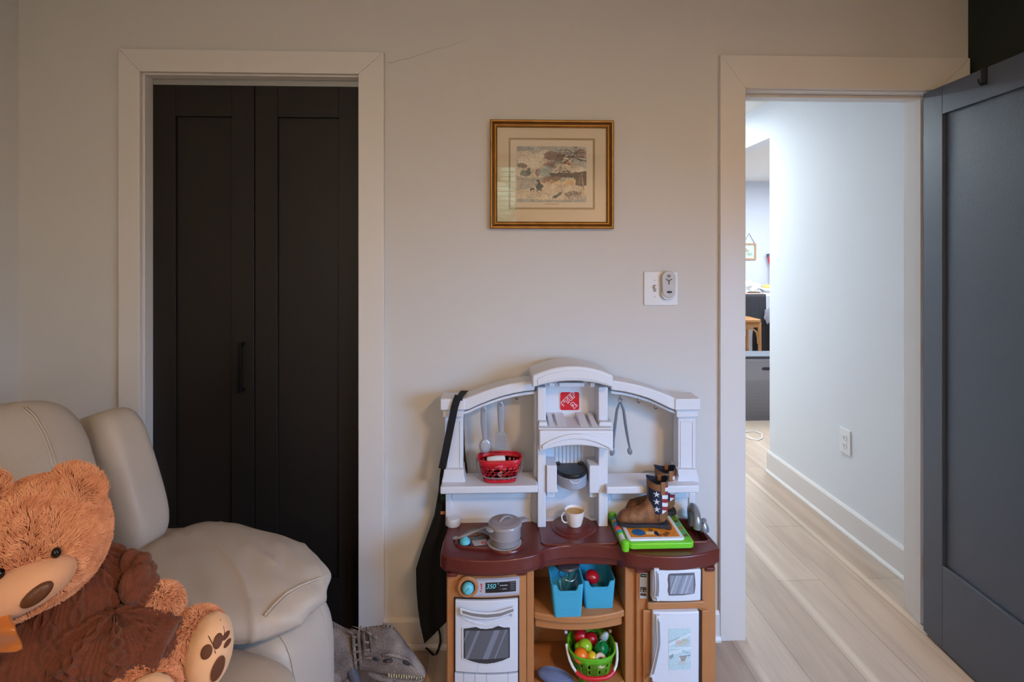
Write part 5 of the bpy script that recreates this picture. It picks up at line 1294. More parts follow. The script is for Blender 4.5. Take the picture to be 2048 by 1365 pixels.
cv.poly([(.50, .93), (.54, .87), (.66, .80), (.64, .86), (.56, .92)], (56, 72, 88)); cv.ellipse(.80, .85, .12, .05, (84, 74, 72), .8); cv.ellipse(.86, .93, .14, .05, (150, 146, 144), .8)
for k in range(160): cv.ellipse(.66+.34*rs.rand(), .82+.14*rs.rand(), .006, .006, (70, 64, 62) if rs.rand() < .5 else (190, 186, 180), .7)
for k in range(60): cv.line([(x0_ := rs.rand(), y0_ := .78+.2*rs.rand()), (x0_+.08, y0_-.01)], .004, (150, 140, 128), .6)
cv.poly([(0, .93), (.3, .95), (.7, .96), (1, .95), (1, 1), (0, 1)], (136, 144, 148), .8)
cv.line([(.93, .5), (.96, .8)], .022, (150, 128, 104)); cv.line([(.90, .52), (.90, .68)], .02, (140, 118, 98)); cv.line([(.97, .76), (.95, .85)], .03, (176, 158, 140))
def twig(x_, y_, a, l_, w_, dpt):
    if dpt == 0 or l_ < .015: return
    x2, y2 = x_+l_*math.cos(a), y_+l_*math.sin(a); cv.line([(x_, y_), (x2, y2)], w_, (66, 56, 54))
    for k in range(2): twig(x2, y2, a+rs.uniform(-.7, .7), l_*rs.uniform(.7, .9), w_*.7, dpt-1)
for (x_, y_, a) in ((1, .28, 3.6), (1, .45, 3.0), (.98, .1, 3.0), (1, .2, 3.3), (.98, .5, 2.7), (.95, .05, 2.7)): twig(x_, y_, a, .12, .016, 6)
def fld(h, w_, s_, sd):
    r_ = np.random.RandomState(sd).randn(int(h/s_)+3, int(w_/s_)+3); yy, xx = np.mgrid[0:h, 0:w_]/float(s_); y0, x0 = yy.astype(int), xx.astype(int); fy_, fx_ = yy-y0, xx-x0
    return (r_[y0, x0]*(1-fy_)*(1-fx_)+r_[y0+1, x0]*fy_*(1-fx_)+r_[y0, x0+1]*(1-fy_)*fx_+r_[y0+1, x0+1]*fy_*fx_)
jy, jx = np.mgrid[0:cv.h, 0:cv.w]
wy_ = jy+fld(cv.h, cv.w, 9, 1)*1.2+fld(cv.h, cv.w, 3, 2)*.9; wx_ = jx+fld(cv.h, cv.w, 9, 3)*1.2+fld(cv.h, cv.w, 3, 4)*.9
cv.a = cv.a[np.clip(wy_, 0, cv.h-1).astype(int), np.clip(wx_, 0, cv.w-1).astype(int)]
cv.a = np.clip(cv.a*(1+.05*fld(cv.h, cv.w, 12, 5)+.07*fld(cv.h, cv.w, 2.2, 6))[..., None], 0, 1)
cv.speck(.09, 1); cv.a = np.clip((cv.a-.45)*1.4+.56, 0, 1)
a, b_ = W(1033.5, 292.5, -.0072), W(1173, 405, -.0072)
cv.build('winter_print', printm, pic, (a.x, -.0072, a.z), (b_.x-a.x, 0, 0), (0, 0, b_.z-a.z))
q = MB(); q.box(W(1090, 407.5, -.0072).x, W(1118, 407.5, -.0072).x, -.0071, -.0068, W(1090, 409, -.0072).z, W(1090, 408, -.0072).z); q.build('caption_line', mat('caption_grey', (160, 146, 132), .8), pic, smooth=False)
gm = bpy.data.materials.new('picture_glass'); gm.use_nodes = True; n = gm.node_tree.nodes; L = gm.node_tree.links; n.clear()
tr = n.new('ShaderNodeBsdfTransparent'); gl = n.new('ShaderNodeBsdfGlossy'); gl.inputs['Roughness'].default_value = 0.0; fr_ = n.new('ShaderNodeFresnel'); fr_.inputs[0].default_value = 1.85
mx = n.new('ShaderNodeMixShader'); oo = n.new('ShaderNodeOutputMaterial'); L.new(fr_.outputs[0], mx.inputs[0]); L.new(tr.outputs[0], mx.inputs[1]); L.new(gl.outputs[0], mx.inputs[2]); L.new(mx.outputs[0], oo.inputs[0])
q = MB(); gx, gX, gz_, gZ = fx0+.022, fx1-.022, fz0+.022, fz1-.022
q.box(gx, gX, -.0104, -.0092, gz_, gZ); q.build('glass_pane', gm, pic, smooth=False)

# ================================================================ FAR ROOM THROUGH THE DOORWAY
# air purifier
ax0, ax1 = W(1487, 790, 2.52).x-.05, W(1562, 790, 2.52).x+.12
d_ = 2.52; az0, az1 = W(1520, 852-4, d_).z, W(1520, 719, d_).z
au = thing('air_purifier', 'grey box air purifier with perforated front standing on the floor beyond the hall', 'air purifier', ((ax0+ax1)/2, d_+.12, 0))
grm_ = mat('purifier_grey', (146, 146, 154), .45); drk = mat('purifier_dark', (74, 72, 80), .5)
q = MB(); q.box(ax0, ax1, d_, d_+.24, az0, az1); apb = q.build('purifier_body', grm_, au, bevel=.006)
q = MB(); q.box(ax0+.004, ax1-.004, d_+.004, d_+.236, az1+.003, az1+.022); q.build('purifier_band', drk, au)
q = MB(); q.loft([[(ax0, d_, az1+.022), (ax1, d_, az1+.022), (ax1, d_+.24, az1+.022), (ax0, d_+.24, az1+.022)], [(ax0+.004, d_+.01, az1+.034), (ax1-.004, d_+.01, az1+.034), (ax1-.03, d_+.20, az1+.034), (ax0+.03, d_+.20, az1+.034)]]); q.build('purifier_top', mat('purifier_top', (120, 128, 140), .45), au, bevel=.003)
q = MB(); s_ = .012
for j in range(30):
    for i in range(int((ax1-ax0-.03)/s_)):
        x_ = ax0+.02+i*s_+(s_/2 if j % 2 else 0); z_ = az0+.02+j*s_*1.0
        if z_ > W(1520, 745, d_).z: continue
        r_ = .0022+.0022*(1-(j/30)); q.add([(x_+r_*math.cos(k/6*2*math.pi), d_-.0006, z_+1.3*r_*math.sin(k/6*2*math.pi)) for k in range(6)], [tuple(range(6))])
q.build('front_perforation', mat('hole_dark', (58, 50, 56), .8), apb, smooth=False)['kind'] = 'stuff'
q = MB()
for j in range(9):
    for i in range(int((ax1-ax0-.06)/.014)):
        x_ = ax0+.035+i*.014+(.007 if j % 2 else 0); y_ = d_+.03+j*.018; q.box(x_-.004, x_+.004, y_-.003, y_+.003, az1+.0342, az1+.0346)
q.build('top_perforation', mat('hole_dark'), au, smooth=False)['kind'] = 'stuff'
a, b_ = W(1524, 741, d_), W(1546, 735, d_); q = MB(); q.prism([(x_, z_) for x_, z_ in rrect(a.x, b_.x, a.z, b_.z, .011, 5)], d_-.0012, d_+.001); q.build('grip_slot', mat('hole_dark'), apb)
for x_ in (ax0+.02, ax1-.02):
    for y_ in (d_+.02, d_+.22): q = MB(); q.box(x_-.008, x_+.008, y_-.008, y_+.008, 0, az0); q.build('foot', drk, au)
q = MB(); q.box(ax0+.003, ax1-.003, d_+.003, d_+.237, az0-.016, az0); q.build('purifier_base', drk, au)
# cord
p0, p1, p2, p3, p4 = WZ(1489, 864, .006), WZ(1510, 863, .006), WZ(1524, 868, .006), WZ(1524, 877, .006), WZ(1489, 873, .006)
cc_ = [p0+(p1-p0)*t for t in (0, .5, 1)]+[p2, p3, WZ(1515, 881, .006), WZ(1500, 878, .006), p4, p4+Vector((-.1, .03, 0))]
q = MB(); q.tube(cc_, .0035, 8); tag(q.build('power_cord', mat('cord_white', (226, 226, 226), .5), smooth=True), 'white power cord looped on the floor below the air purifier', 'cord')
# tall table with cloth, clutter, stool
ty = 4.2; tz = W(1510, 588, ty).z; tx0, tx1 = W(1480, 588, ty).x-.25, W(1551, 588, ty).x+.5
tb = thing('high_table', 'high white table covered in clutter in the far room', 'table', ((tx0+tx1)/2, ty+.3, 0))
q = MB(); q.box(tx0, tx1, ty, ty+.6, tz-.035, tz); q.build('tabletop', mat('table_white', (216, 216, 220), .5), tb, bevel=.005)
for x_ in (tx0+.06, W(1546, 620, ty+.08).x, tx1-.06):
    q = MB(); q.box(x_-.025, x_+.025, ty+.05, ty+.10, 0, tz-.035); q.build('leg', mat('table_leg', (70, 74, 80), .6), tb)
a, b_ = W(1484, 655, ty-.03), W(1533, 589, ty-.03)
q = MB(); N = 24; vv = []
for j in range(9):
    for i in range(N+1):
        x_ = a.x+(b_.x-a.x)*i/N; z_ = b_.z+.01-(b_.z-a.z)*j/8 if j else b_.z+.004; vv.append((x_, ty-.006-.018*abs(math.sin(i*1.1))*j/8-.01, z_))
q.add(vv, [(j*(N+1)+i, j*(N+1)+i+1, (j+1)*(N+1)+i+1, (j+1)*(N+1)+i) for j in range(8) for i in range(N)])
o = q.build('table_runner', mat('runner_black', (30, 32, 40), .8), angle=180, solid=.004); tag(o, 'black cloth hanging down the front of the far high table', 'cloth')
random.seed(11)
# white lace cloth corner hanging at right
a = W(1536, 622, ty-.05)
q = MB(); q.ell((a.x, ty-.055, a.z-.06), (.05, .012, .09), fn=lambda d: 1+.12*math.sin(6*math.atan2(d.z, d.x))); tag(q.build('hanging_cloth', mat('cloth_grey', (120, 120, 132), .8)), 'grey flower shaped cloth hanging from the corner of the far high table', 'cloth')
clut = [(1494, 566, .055, (214, 222, 226), 'white crumpled bag at the left end of the far table'), (1505, 574, .05, (226, 222, 206), 'cream wrapped bundle on the far table'), (1514, 570, .045, (206, 214, 220), 'pale paper bundle in the middle of the far table'),
        (1527, 561, .035, (96, 84, 90), 'dark round ornament on the far table'), (1547, 564, .035, (70, 70, 66), 'dark patterned ball at the right of the far table')]
for ci, (a, b_, r_, c_, lb) in enumerate(clut):
    yy_ = ty+(.13, .30, .46, .40, .48)[ci]; p = W(a, b_, yy_); p.z = tz+r_*.98 if 'dark' in lb else max(tz+r_*.98, p.z-.02); q = MB(); ph = random.random()*6
    q.ell(p, (r_*1.2, r_, r_), fn=lambda d: 1+.12*math.sin(5*d.x+ph+3*d.z)*math.cos(4*d.y), n=20, m=12); o = q.build('bundle' if 'dark' not in lb else 'ornament', mat('clutter_%02x%02x%02x' % c_, c_, .7)); tag(o, lb, 'bundle' if 'dark' not in lb else 'ornament')
p = W(1536, 568, ty+.2)
q = MB(); q.lathe([(.03, 0), (.06, .03), (.10, .055), (.11, .06), (.10, .052), (.03, .008), (0, .008)], 28, Tm((p.x, ty+.2, tz))); o = q.build('bowl', mat('bowl_white', (232, 234, 238), .4)); tag(o, 'wide white bowl holding an orange item on the far table', 'bowl')
q = MB(); q.ell((p.x-.01, ty+.2, tz+.07), (.06, .05, .03)); tag(q.build('orange_item', mat('soft_orange', (238, 176, 90), .6)), 'soft orange item heaped in the white bowl on the far table', 'food')
q = MB(); p = W(1508, 573, ty+.06); q.box(p.x-.07, p.x+.07, ty+.05, ty+.09, tz, tz+.018); tag(q.build('remote_box', mat('runner_black'), bevel=.004), 'small flat black case near the front of the far table', 'case')
q = MB(); q.box(tx0+.2, p.x+.10, ty+.012, ty+.045, tz, tz+.008); tag(q.build('wooden_board', mat('wood_far', (190, 140, 104), .6), bevel=.002), 'thin orange brown wooden board along the edge of the far table', 'board')
# wooden stool / chair in front of the table
cy = 3.55; wdm = mat('stool_wood', (160, 112, 62), .45, var=.15, vscale=20, stretch=(1, 1, .2))
zt_ = W(1510, 640, cy).z; sx1 = W(1525, 640, cy).x; sx0 = sx1-.40
stl = thing('wooden_stool', 'light brown bentwood stool in front of the far high table', 'stool', ((sx0+sx1)/2, cy+.15, 0))
q = MB(); q.prism(rrect(sx0, sx1, cy, cy+.34, .05, 5), zt_-.03, zt_, plane='XY'); q.build('seat', wdm, stl, bevel=.006)
for x_ in (sx0+.03, sx1-.018):
    for y_ in (cy+.03, cy+.30):
        q = MB(); q.tube([(x_, y_, zt_-.03), (x_+(.01 if x_ > (sx0+sx1)/2 else -.01), y_, 0)], [.018, .014], 12); q.build('leg', wdm, stl)
q = MB(); q.box(sx0+.03, sx1-.03, cy+.02, cy+.035, zt_-.085, zt_-.03); q.build('apron_rail', wdm, stl, bevel=.002)
xm_ = sx1-.018
q = MB(); q.tube([(xm_-.16, cy+.028, zt_-.095), (xm_-.08, cy+.028, zt_-.10), (xm_-.035, cy+.028, zt_-.13), (xm_-.02, cy+.028, zt_-.19), (xm_-.016, cy+.028, zt_-.26)], .009, 10); q.build('bent_brace', wdm, stl)
# dark bag / clothes under the table
for (a, b_, w_, h_, c_, lb) in ((1536, 690, .13, .62, (26, 24, 30), 'tall dark bag standing under the far table'), (1485, 690, .07, .5, (46, 44, 40), 'dark brown fabric bundle under the far table behind the stool')):
    p = W(a, b_, ty+.15); q = MB(); q.ell((p.x, ty+.25, h_/2), (w_, .10, h_/2), e=.6, fn=lambda d: 1+.04*math.sin(9*d.x)); tag(q.build('dark_bag', mat('bag_%d' % c_[0], c_, .85)), lb, 'bag')
# small framed picture on string
fy = FY; a, b_ = W(1482, 520, fy-.02), W(1512.5, 487, fy-.02)
sf = thing('hanging_picture', 'small wooden framed picture hung by a string on the far room wall', 'picture', ((a.x+b_.x)/2, fy, (a.z+b_.z)/2))
q = MB(); t_ = .022
q.box(a.x, b_.x, fy-.022, fy-.001, a.z, a.z+t_).box(a.x, b_.x, fy-.022, fy-.001, b_.z-t_, b_.z).box(a.x, a.x+t_, fy-.022, fy-.001, a.z+t_, b_.z-t_).box(b_.x-t_, b_.x, fy-.022, fy-.001, a.z+t_, b_.z-t_); q.build('wooden_frame', mat('frame_wood', (176, 136, 104), .5), sf, bevel=.002)
cv = Canvas(40, 44, (188, 206, 200)); cv.ellipse(.4, .4, .2, .15, (150, 140, 110), .7); cv.ellipse(.6, .7, .25, .12, (130, 160, 140), .7); cv.ellipse(.5, .3, .1, .1, (220, 200, 180)); cv.speck(.08)
cv.build('small_print', printm, sf, (a.x+t_, fy-.010, b_.z-t_), (b_.x-a.x-2*t_, 0, 0), (0, 0, a.z-b_.z+2*t_))
ap_ = W(1498.5, 467, fy-.01); q = MB(); q.tube([(W(1489, 480, fy).x-.01, fy-.012, W(1489, 486, fy).z+.01), (ap_.x, fy-.006, ap_.z), (b_.x-.02, fy-.012, b_.z)], .0035, 6); q.build('string', mat('string_brown', (130, 112, 100), .8), sf)
# red tools leaning at right
for (pts, lb, c1_, c2_) in (([(1536, 508), (1541, 528), (1545, 562)], 'red and grey long handled tool leaning against the far wall', (196, 60, 76), (90, 90, 110)), ([(1552, 512), (1552, 530), (1553, 562)], 'red handled tool leaning right of the other one against the far wall', (200, 70, 90), (120, 80, 100))):
    t = thing('long_tool', lb, 'tool', W(*pts[2], fy-.08)); pp_ = [W(x_, y_, fy-.05-.02*k) for k, (x_, y_) in enumerate(pts)]
    q = MB(); q.tube([pp_[0], pp_[0]+(pp_[1]-pp_[0])*.3], .022, 8); q.build('tool_tip', mat('tool_dark', (70, 76, 96), .6), t)
    q = MB(); q.tube([pp_[0]+(pp_[1]-pp_[0])*.3, pp_[1]], .02, 8); q.build('tool_sleeve', mat('tool_red_%d' % c1_[1], c1_, .5), t)
    q = MB(); q.tube([pp_[1], pp_[2], pp_[2]+(pp_[2]-pp_[1])*1.2], .014, 8); q.build('tool_shaft', mat('tool_shaft_%d' % c2_[0], c2_, .5), t)
# dark curtain-like strip at the far right edge
a = W(1548, 480, fy-.04); q = MB()
q.loft([[(a.x+.03*math.sin(k)*0+x_, fy-.05+.02*math.sin(x_*60), z_) for x_ in ()] for z_ in ()] ) if False else None
vv = []; N = 20
for z_ in (tz-.3, a.z+.18):
    for i in range(N+1): vv.append((a.x+.06+.22*i/N, fy-.03+.018*math.sin(i*1.3), z_))
q.add(vv, [(i, i+1, N+2+i, N+1+i) for i in range(N)]); tag(q.build('curtain', mat('curtain_slate', (110, 120, 150), .8), solid=.003, angle=180), 'slate blue curtain edge on the far wall beside the leaning tools', 'curtain')
# ================================================================ RECLINER
RA = math.radians(15)
RF = Vector((math.cos(RA), -math.sin(RA), 0)); RL = Vector((math.sin(RA), math.cos(RA), 0)); RO = Vector((-1.033, -.735, 0))
TR = frame(RO, RF, RL, Vector((0, 0, 1)))
def rl(u, v, z): return RO+RF*u+RL*v+Vector((0, 0, z))
lea = mat('recliner_leather', (186, 176, 166), .48, bump=.35, bscale=420, bdet=3, var=.03, vscale=3, coat=.05)
stitch = mat('recliner_stitch', (196, 186, 176), .6)
rec = thing('recliner', 'light taupe leather recliner armchair with puffy arm cushions in front of the closet', 'armchair', (RO.x, RO.y, 0))
def soft(name, c, r, tilt=0, e=.5, n=72, m=36, wr=0.0, wsc=6, seed=0, fold=None, parent=rec, yaw=0, material=None):
    """puffy cushion in the recliner's own frame"""
    R3 = Euler((0, tilt, yaw)).to_matrix()
    def pw(x, ee): return math.copysign(abs(x)**ee, x)
    vv = []; ff = []
    for k in range(m+1):
        ph = -math.pi/2+math.pi*k/m
        for i in range(n):
            th = 2*math.pi*i/n
            d = Vector((pw(math.cos(ph), e)*pw(math.cos(th), e), pw(math.cos(ph), e)*pw(math.sin(th), e), pw(math.sin(ph), e)))
            p = Vector((d.x*r[0], d.y*r[1], d.z*r[2]))
            g = 1+wr*(noise.noise(Vector((p.x*wsc+seed, p.y*wsc, p.z*wsc*1.5)))+.5*noise.noise(Vector((p.x*wsc*2.3, p.y*wsc*2.3+seed, p.z*wsc*2.3))))
            p = p*g
            if fold: p += d.normalized()*fold(p, d)
            vv.append(TR @ (Vector(c)+R3 @ p))
    for k in range(m):
        for i in range(n):
            j = (i+1) % n; ff.append((k*n+i, k*n+j, (k+1)*n+j, (k+1)*n+i))
    q = MB(); q.add(vv, ff); return q.build(name, material or lea, parent, angle=180)
soft('seat_cushion', (.265, -.055, .425), (.335, .262, .078), e=.42, wr=.012)
q = MB(); q.prism([(-.12, -.42), (.50, -.42), (.50, .36), (-.12, .36)], .03, .36, plane='XY', T=TR); q.build('chair_base', mat('recliner_base', (40, 36, 34), .8), rec, bevel=.01)
soft('seat_front', (.50, -.055, .26), (.10, .262, .20), e=.4, wr=.01)
for v0, nm in ((.335, 'far'), (-.435, 'near')):
    soft('arm_base', (.205, v0, .262), (.298, .135, .240), e=.38, wr=.006, seed=v0)
def fold_arm(p, d):
    # gathers running across the pillow and dimples near the front seam
    u_ = p.x*.62+p.y*.95
    ridge = (1-abs(noise.noise(Vector((u_*16, (p.y-p.x*.6)*3.0, 2.2)))*2.2))
    a = (.0014*math.sin(u_*62+2.4*math.sin(p.y*12+p.x*7))+.0055*(max(0, ridge)**4-.3))*(1.0 if d.z > -.4 else .3)*(.45+.55*min(1, abs(d.x+.25)*1.6))
    b_ = -.004*math.exp(-((p.x-.225)/.018)**2)*max(0, .4-d.z*.5)+.006*max(0, d.x-.45)*math.sin((p.y+p.z)*70)
    c_ = -.012*math.exp(-((p.x+.24)/.03)**2)
    return a+b_+c_
AC, AR = (.222, .315, .566), (.300, .185, .060)
ap_ = soft('arm_cushion', AC, AR, e=.78, n=150, m=80, wr=.03, wsc=7, fold=fold_arm, tilt=.10, yaw=-.04)
soft('arm_cushion', (.245, -.43, .605), (.315, .15, .075), e=.78, n=90, m=40, wr=.03, wsc=7, fold=fold_arm, tilt=.06)
def hit_soft(px, py, c, r, tilt, yaw, e, off=.002):
    """where the line of sight meets that cushion"""
    R3 = Euler((0, tilt, yaw)).to_matrix(); Ri = R3.transposed(); Ti = TR.inverted()
    o_ = Ti @ C_; dd = (Ti.to_3x3() @ ray(px, py)).normalized()
    o_ = Ri @ (o_-Vector(c)); dd = Ri @ dd
    k = 2/e; t = max(0, o_.length-max(r)*1.3)
    while t < 4:
        p = o_+dd*t
        f = (abs(p.x/r[0])**k+abs(p.y/r[1])**k)+abs(p.z/r[2])**k
        if f < 1: return TR @ (Vector(c)+R3 @ (p-dd*off))
        t += .0015
    return None
def seam(name, pxs, c, r, tilt, yaw, e, par, w_=.0022, m=None, sub=6):
    pts = []
    for (a, b_), (a2, b2_) in zip(pxs[:-1], pxs[1:]):
        for i in range(sub):
            h = hit_soft(a+(a2-a)*i/sub, b_+(b2_-b_)*i/sub, c, r, tilt, yaw, e)
            if h is not None: pts.append(h)
    if len(pts) > 2: q = MB(); q.tube(pts, w_, 8); return q.build(name, m or lea, par, angle=180)
seam('piping', [(655, 1150), (630, 1160), (600, 1172), (572, 1187), (548, 1210), (525, 1236)], AC, AR, .10, -.04, .78, ap_, .0028)
seam('stitching', [(653, 1154), (630, 1165), (602, 1177), (576, 1192), (552, 1215), (530, 1240)], AC, AR, .10, -.04, .78, ap_, .0009, stitch)
# backrest
TL = .35
BC, BR = (-.165, -.055, .855), (.105, .30, .215)
bk_ = soft('back_cushion', BC, BR, tilt=-TL, e=.5, n=100, m=50, wr=.02, wsc=5)
soft('lumbar_cushion', (-.045, -.055, .60), (.10, .30, .085), tilt=-.3, e=.55, wr=.015)
wg = soft('back_wing', (-.135, .325, .780), (.105, .068, .203), tilt=-TL, e=.5, wr=.012, wsc=5)
soft('back_wing', (-.140, -.40, .785), (.105, .062, .205), tilt=-TL, e=.5, wr=.012, wsc=5)
soft('back_shell', (-.235, -.05, .62), (.08, .38, .36), tilt=-TL*.8, e=.35)
seam('stitching', [(44, 817), (62, 832), (84, 868), (98, 905), (110, 945)], BC, BR, -TL, 0, .5, bk_, .0012, stitch)
seam('piping', [(50, 815), (68, 830), (90, 866), (104, 903), (116, 943)], BC, BR, -TL, 0, .5, bk_, .0022)
seam('stitching', [(56, 814), (74, 829), (96, 865), (110, 902), (122, 941)], BC, BR, -TL, 0, .5, bk_, .0009, stitch)
AB, ABR = (.205, .335, .262), (.298, .135, .240)
abo = [o for o in rec.children if o.name.startswith('arm_base')][0]
seam('stitching', [(530, 1262), (556, 1268), (572, 1290), (582, 1320), (590, 1362)], AB, ABR, 0, 0, .38, abo, .0011, stitch)
seam('stitching', [(634, 1206), (648, 1235), (655, 1275), (658, 1330)], AB, ABR, 0, 0, .38, abo, .0011, stitch)

# ================================================================ TEDDY BEAR
bear = thing('teddy_bear', 'large ginger teddy bear in a brown knitted sweater slumped on the recliner seat', 'teddy bear', WD(190, 1300, 1.08))
furm = mat('bear_fur', (255, 255, 255), .75, attr=True, sheen=.3)
FWD = -F_
def camdir(): return -F_
parts = [ # centre, radii, euler
 (WD(80, 1082, 1.03), (.107, .105, .118), (0, 0, 0)),
 (WD(156, 972, 1.05), (.049, .026, .034), (0, math.radians(34), 0)),
 (WD(-42, 985, .98), (.046, .026, .036), (0, math.radians(-20), 0)),
 (WD(40, 1162, .985), (.085, .075, .058), (0, math.radians(-16), 0)),
 (WD(168, 1235, 1.10), (.098, .10, .118), (0, 0, 0)),
 (WD(90, 1290, 1.06), (.13, .11, .10), (0, 0, 0)),
 (WD(120, 1330, 1.08), (.12, .11, .080), (0, 0, 0)),
 (WD(266, 1165, 1.13), (.036, .036, .055), (0, -.3, 0)),
 (WD(322, 1213, 1.10), (.038, .036, .040), (0, 0, 0)),
 (WD(300, 1306, 1.07), (.10, .06, .050), (0, .1, .35)),
 (WD(384, 1308, 1.10), (.062, .058, .086), (0, .24, .3)),
 (WD(235, 1400, .99), (.06, .055, .055), (0, 0, 0)),
 (WD(278, 1392, 1.0), (.068, .05, .062), (0, .1, 0)),
]
q = MB()
for c_, r_, e_ in parts: q.ell(c_, r_, Euler(e_), n=36, m=22)
body = q.build('body', furm, bear, remesh=.006); bake(body)
me = body.data
# fur: short tufts grown over the body surface, merged into the same mesh
nv = len(me.vertices); co = np.empty(nv*3); me.vertices.foreach_get('co', co); co = co.reshape(-1, 3)
me.calc_loop_triangles(); nt_ = len(me.loop_triangles); tri = np.empty(nt_*3, np.int64); me.loop_triangles.foreach_get('vertices', tri); tri = tri.reshape(-1, 3)
A_, B_, Cc = co[tri[:, 0]], co[tri[:, 1]], co[tri[:, 2]]; nr = np.cross(B_-A_, Cc-A_); ar = np.linalg.norm(nr, axis=1)/2; nr /= (ar[:, None]*2+1e-12)
rs = np.random.RandomState(1); NB = 125000
idx = rs.choice(nt_, NB, p=ar/ar.sum()); r1, r2 = np.sqrt(rs.rand(NB)), rs.rand(NB)
P = A_[idx]*(1-r1)[:, None]+B_[idx]*(r1*(1-r2))[:, None]+Cc[idx]*(r1*r2)[:, None]; N_ = nr[idx]
def inside(P, c, r, e=(0, 0, 0), k=1.0):
    R3 = np.array(Euler(e).to_matrix()); d = (P-np.array(c)) @ R3; return ((d/(np.array(r)*k))**2).sum(1) < 1
# places covered by muzzle, sweater or sole keep no fur
MZ = (WD(34, 1174, .962), (.096, .066, .047), (0, math.radians(-20), 0))
SL = (WD(415, 1306, 1.082), (.046, .058, .074), (0, .24, .55))
SL2 = (WD(296, 1412, .97), (.048, .04, .052), (0, .1, .2))
SW = [(WD(166, 1232, 1.10), (.108, .112, .128), (0, 0, 0)), (WD(100, 1290, 1.06), (.145, .12, .105), (0, 0, 0)), (WD(264, 1163, 1.13), (.043, .043, .058), (0, -.3, 0)), (WD(226, 1292, 1.035), (.112, .08, .056), (0, .05, .2))]
keep = ~(inside(P, *MZ, 1.0) | inside(P, *SL, 1.0) | inside(P, *SL2, 1.0))
SW.append((WD(120, 1330, 1.08), (.128, .118, .082), (0, 0, 0)))
for s_ in SW: keep &= ~inside(P, *s_, .99)
cam_np = np.array(C_); keep &= (((cam_np-P)*N_).sum(1) > -.25)
P, N_ = P[keep], N_[keep]; n_ = len(P)
down = np.array([0, 0, -1.0]); hc = np.array(parts[0][0])
comb = np.tile(down, (n_, 1))*.55+(rs.rand(n_, 3)-.5)*1.1
# whorl: fur on the head parts away from the nose
nose_p = np.array(WD(60, 1150, .93)); hd_ = np.linalg.norm(P-hc, axis=1) < .15
aw = P-nose_p; aw /= np.linalg.norm(aw, axis=1)[:, None]; comb[hd_] = aw[hd_]*.8+(rs.rand(hd_.sum(), 3)-.5)*1.0
tang = comb-(comb*N_).sum(1)[:, None]*N_; tang /= np.linalg.norm(tang, axis=1)[:, None]+1e-9
clump = np.array([noise.noise(Vector(p*38.0)) for p in P]); clump2 = np.array([noise.noise(Vector(p*95.0+5)) for p in P])
tang += np.cross(N_, tang)*(clump*1.6)[:, None]
ln = (.013+.007*rs.rand(n_)+.003*clump)[:, None]
d1_ = N_*.75+tang*.5; d1_ /= np.linalg.norm(d1_, axis=1)[:, None]; d2_ = N_*.35+tang*.95; d2_ /= np.linalg.norm(d2_, axis=1)[:, None]
side = np.cross(d1_, (cam_np-P)); side /= np.linalg.norm(side, axis=1)[:, None]+1e-9
wd_ = (.0008+.0005*rs.rand(n_))[:, None]
V = np.stack([P-side*wd_, P+side*wd_, P+d1_*ln*.5+side*wd_*.9, P+d1_*ln*.5-side*wd_*.9, P+d1_*ln*.5+d2_*ln*.5], 1).reshape(-1, 3)
base_i = nv+np.arange(n_)*5
quads = np.stack([base_i, base_i+1, base_i+2, base_i+3], 1); tris = np.stack([base_i+3, base_i+2, base_i+4], 1)
allv = np.concatenate([co, V]); npoly0 = len(me.polygons)
f0_ = [tuple(p.vertices) for p in me.polygons]
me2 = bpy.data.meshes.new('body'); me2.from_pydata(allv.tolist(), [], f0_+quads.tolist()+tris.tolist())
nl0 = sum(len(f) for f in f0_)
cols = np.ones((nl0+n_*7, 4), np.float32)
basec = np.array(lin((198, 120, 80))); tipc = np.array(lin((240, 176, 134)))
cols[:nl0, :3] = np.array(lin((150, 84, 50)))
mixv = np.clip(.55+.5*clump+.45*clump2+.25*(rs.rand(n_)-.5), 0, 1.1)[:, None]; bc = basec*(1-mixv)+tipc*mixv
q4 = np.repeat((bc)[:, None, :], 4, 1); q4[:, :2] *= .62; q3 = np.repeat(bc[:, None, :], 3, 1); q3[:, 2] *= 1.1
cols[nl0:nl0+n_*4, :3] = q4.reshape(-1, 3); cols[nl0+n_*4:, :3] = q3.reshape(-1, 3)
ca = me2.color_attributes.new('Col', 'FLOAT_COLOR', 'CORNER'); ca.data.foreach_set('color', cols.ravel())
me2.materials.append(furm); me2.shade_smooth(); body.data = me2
# muzzle, nose, eyes
suede = mat('bear_suede', (226, 172, 136), .85, sheen=.3, bump=.3, bscale=600)
q = MB(); q.ell(MZ[0], MZ[1], Euler(MZ[2]), n=48, m=28, e=.92); mz = q.build('muzzle', suede, bear)
def sight_ell(px, py, c, r, e, off=0.0):
    R3 = Euler(e).to_matrix(); Ri = R3.transposed(); o_ = Ri @ (C_-Vector(c)); dd = Ri @ ray(px, py).normalized()
    o2 = Vector((o_.x/r[0], o_.y/r[1], o_.z/r[2])); d2 = Vector((dd.x/r[0], dd.y/r[1], dd.z/r[2]))
    a = d2.dot(d2); b_ = 2*o2.dot(d2); c2 = o2.dot(o2)-1; disc = b_*b_-4*a*c2
    if disc < 0: return None, None
    t = (-b_-math.sqrt(disc))/(2*a); lp_ = o_+dd*t
    nrm = R3 @ Vector((lp_.x/r[0]**2, lp_.y/r[1]**2, lp_.z/r[2]**2)).normalized()
    return Vector(c)+R3 @ lp_+nrm*off, nrm
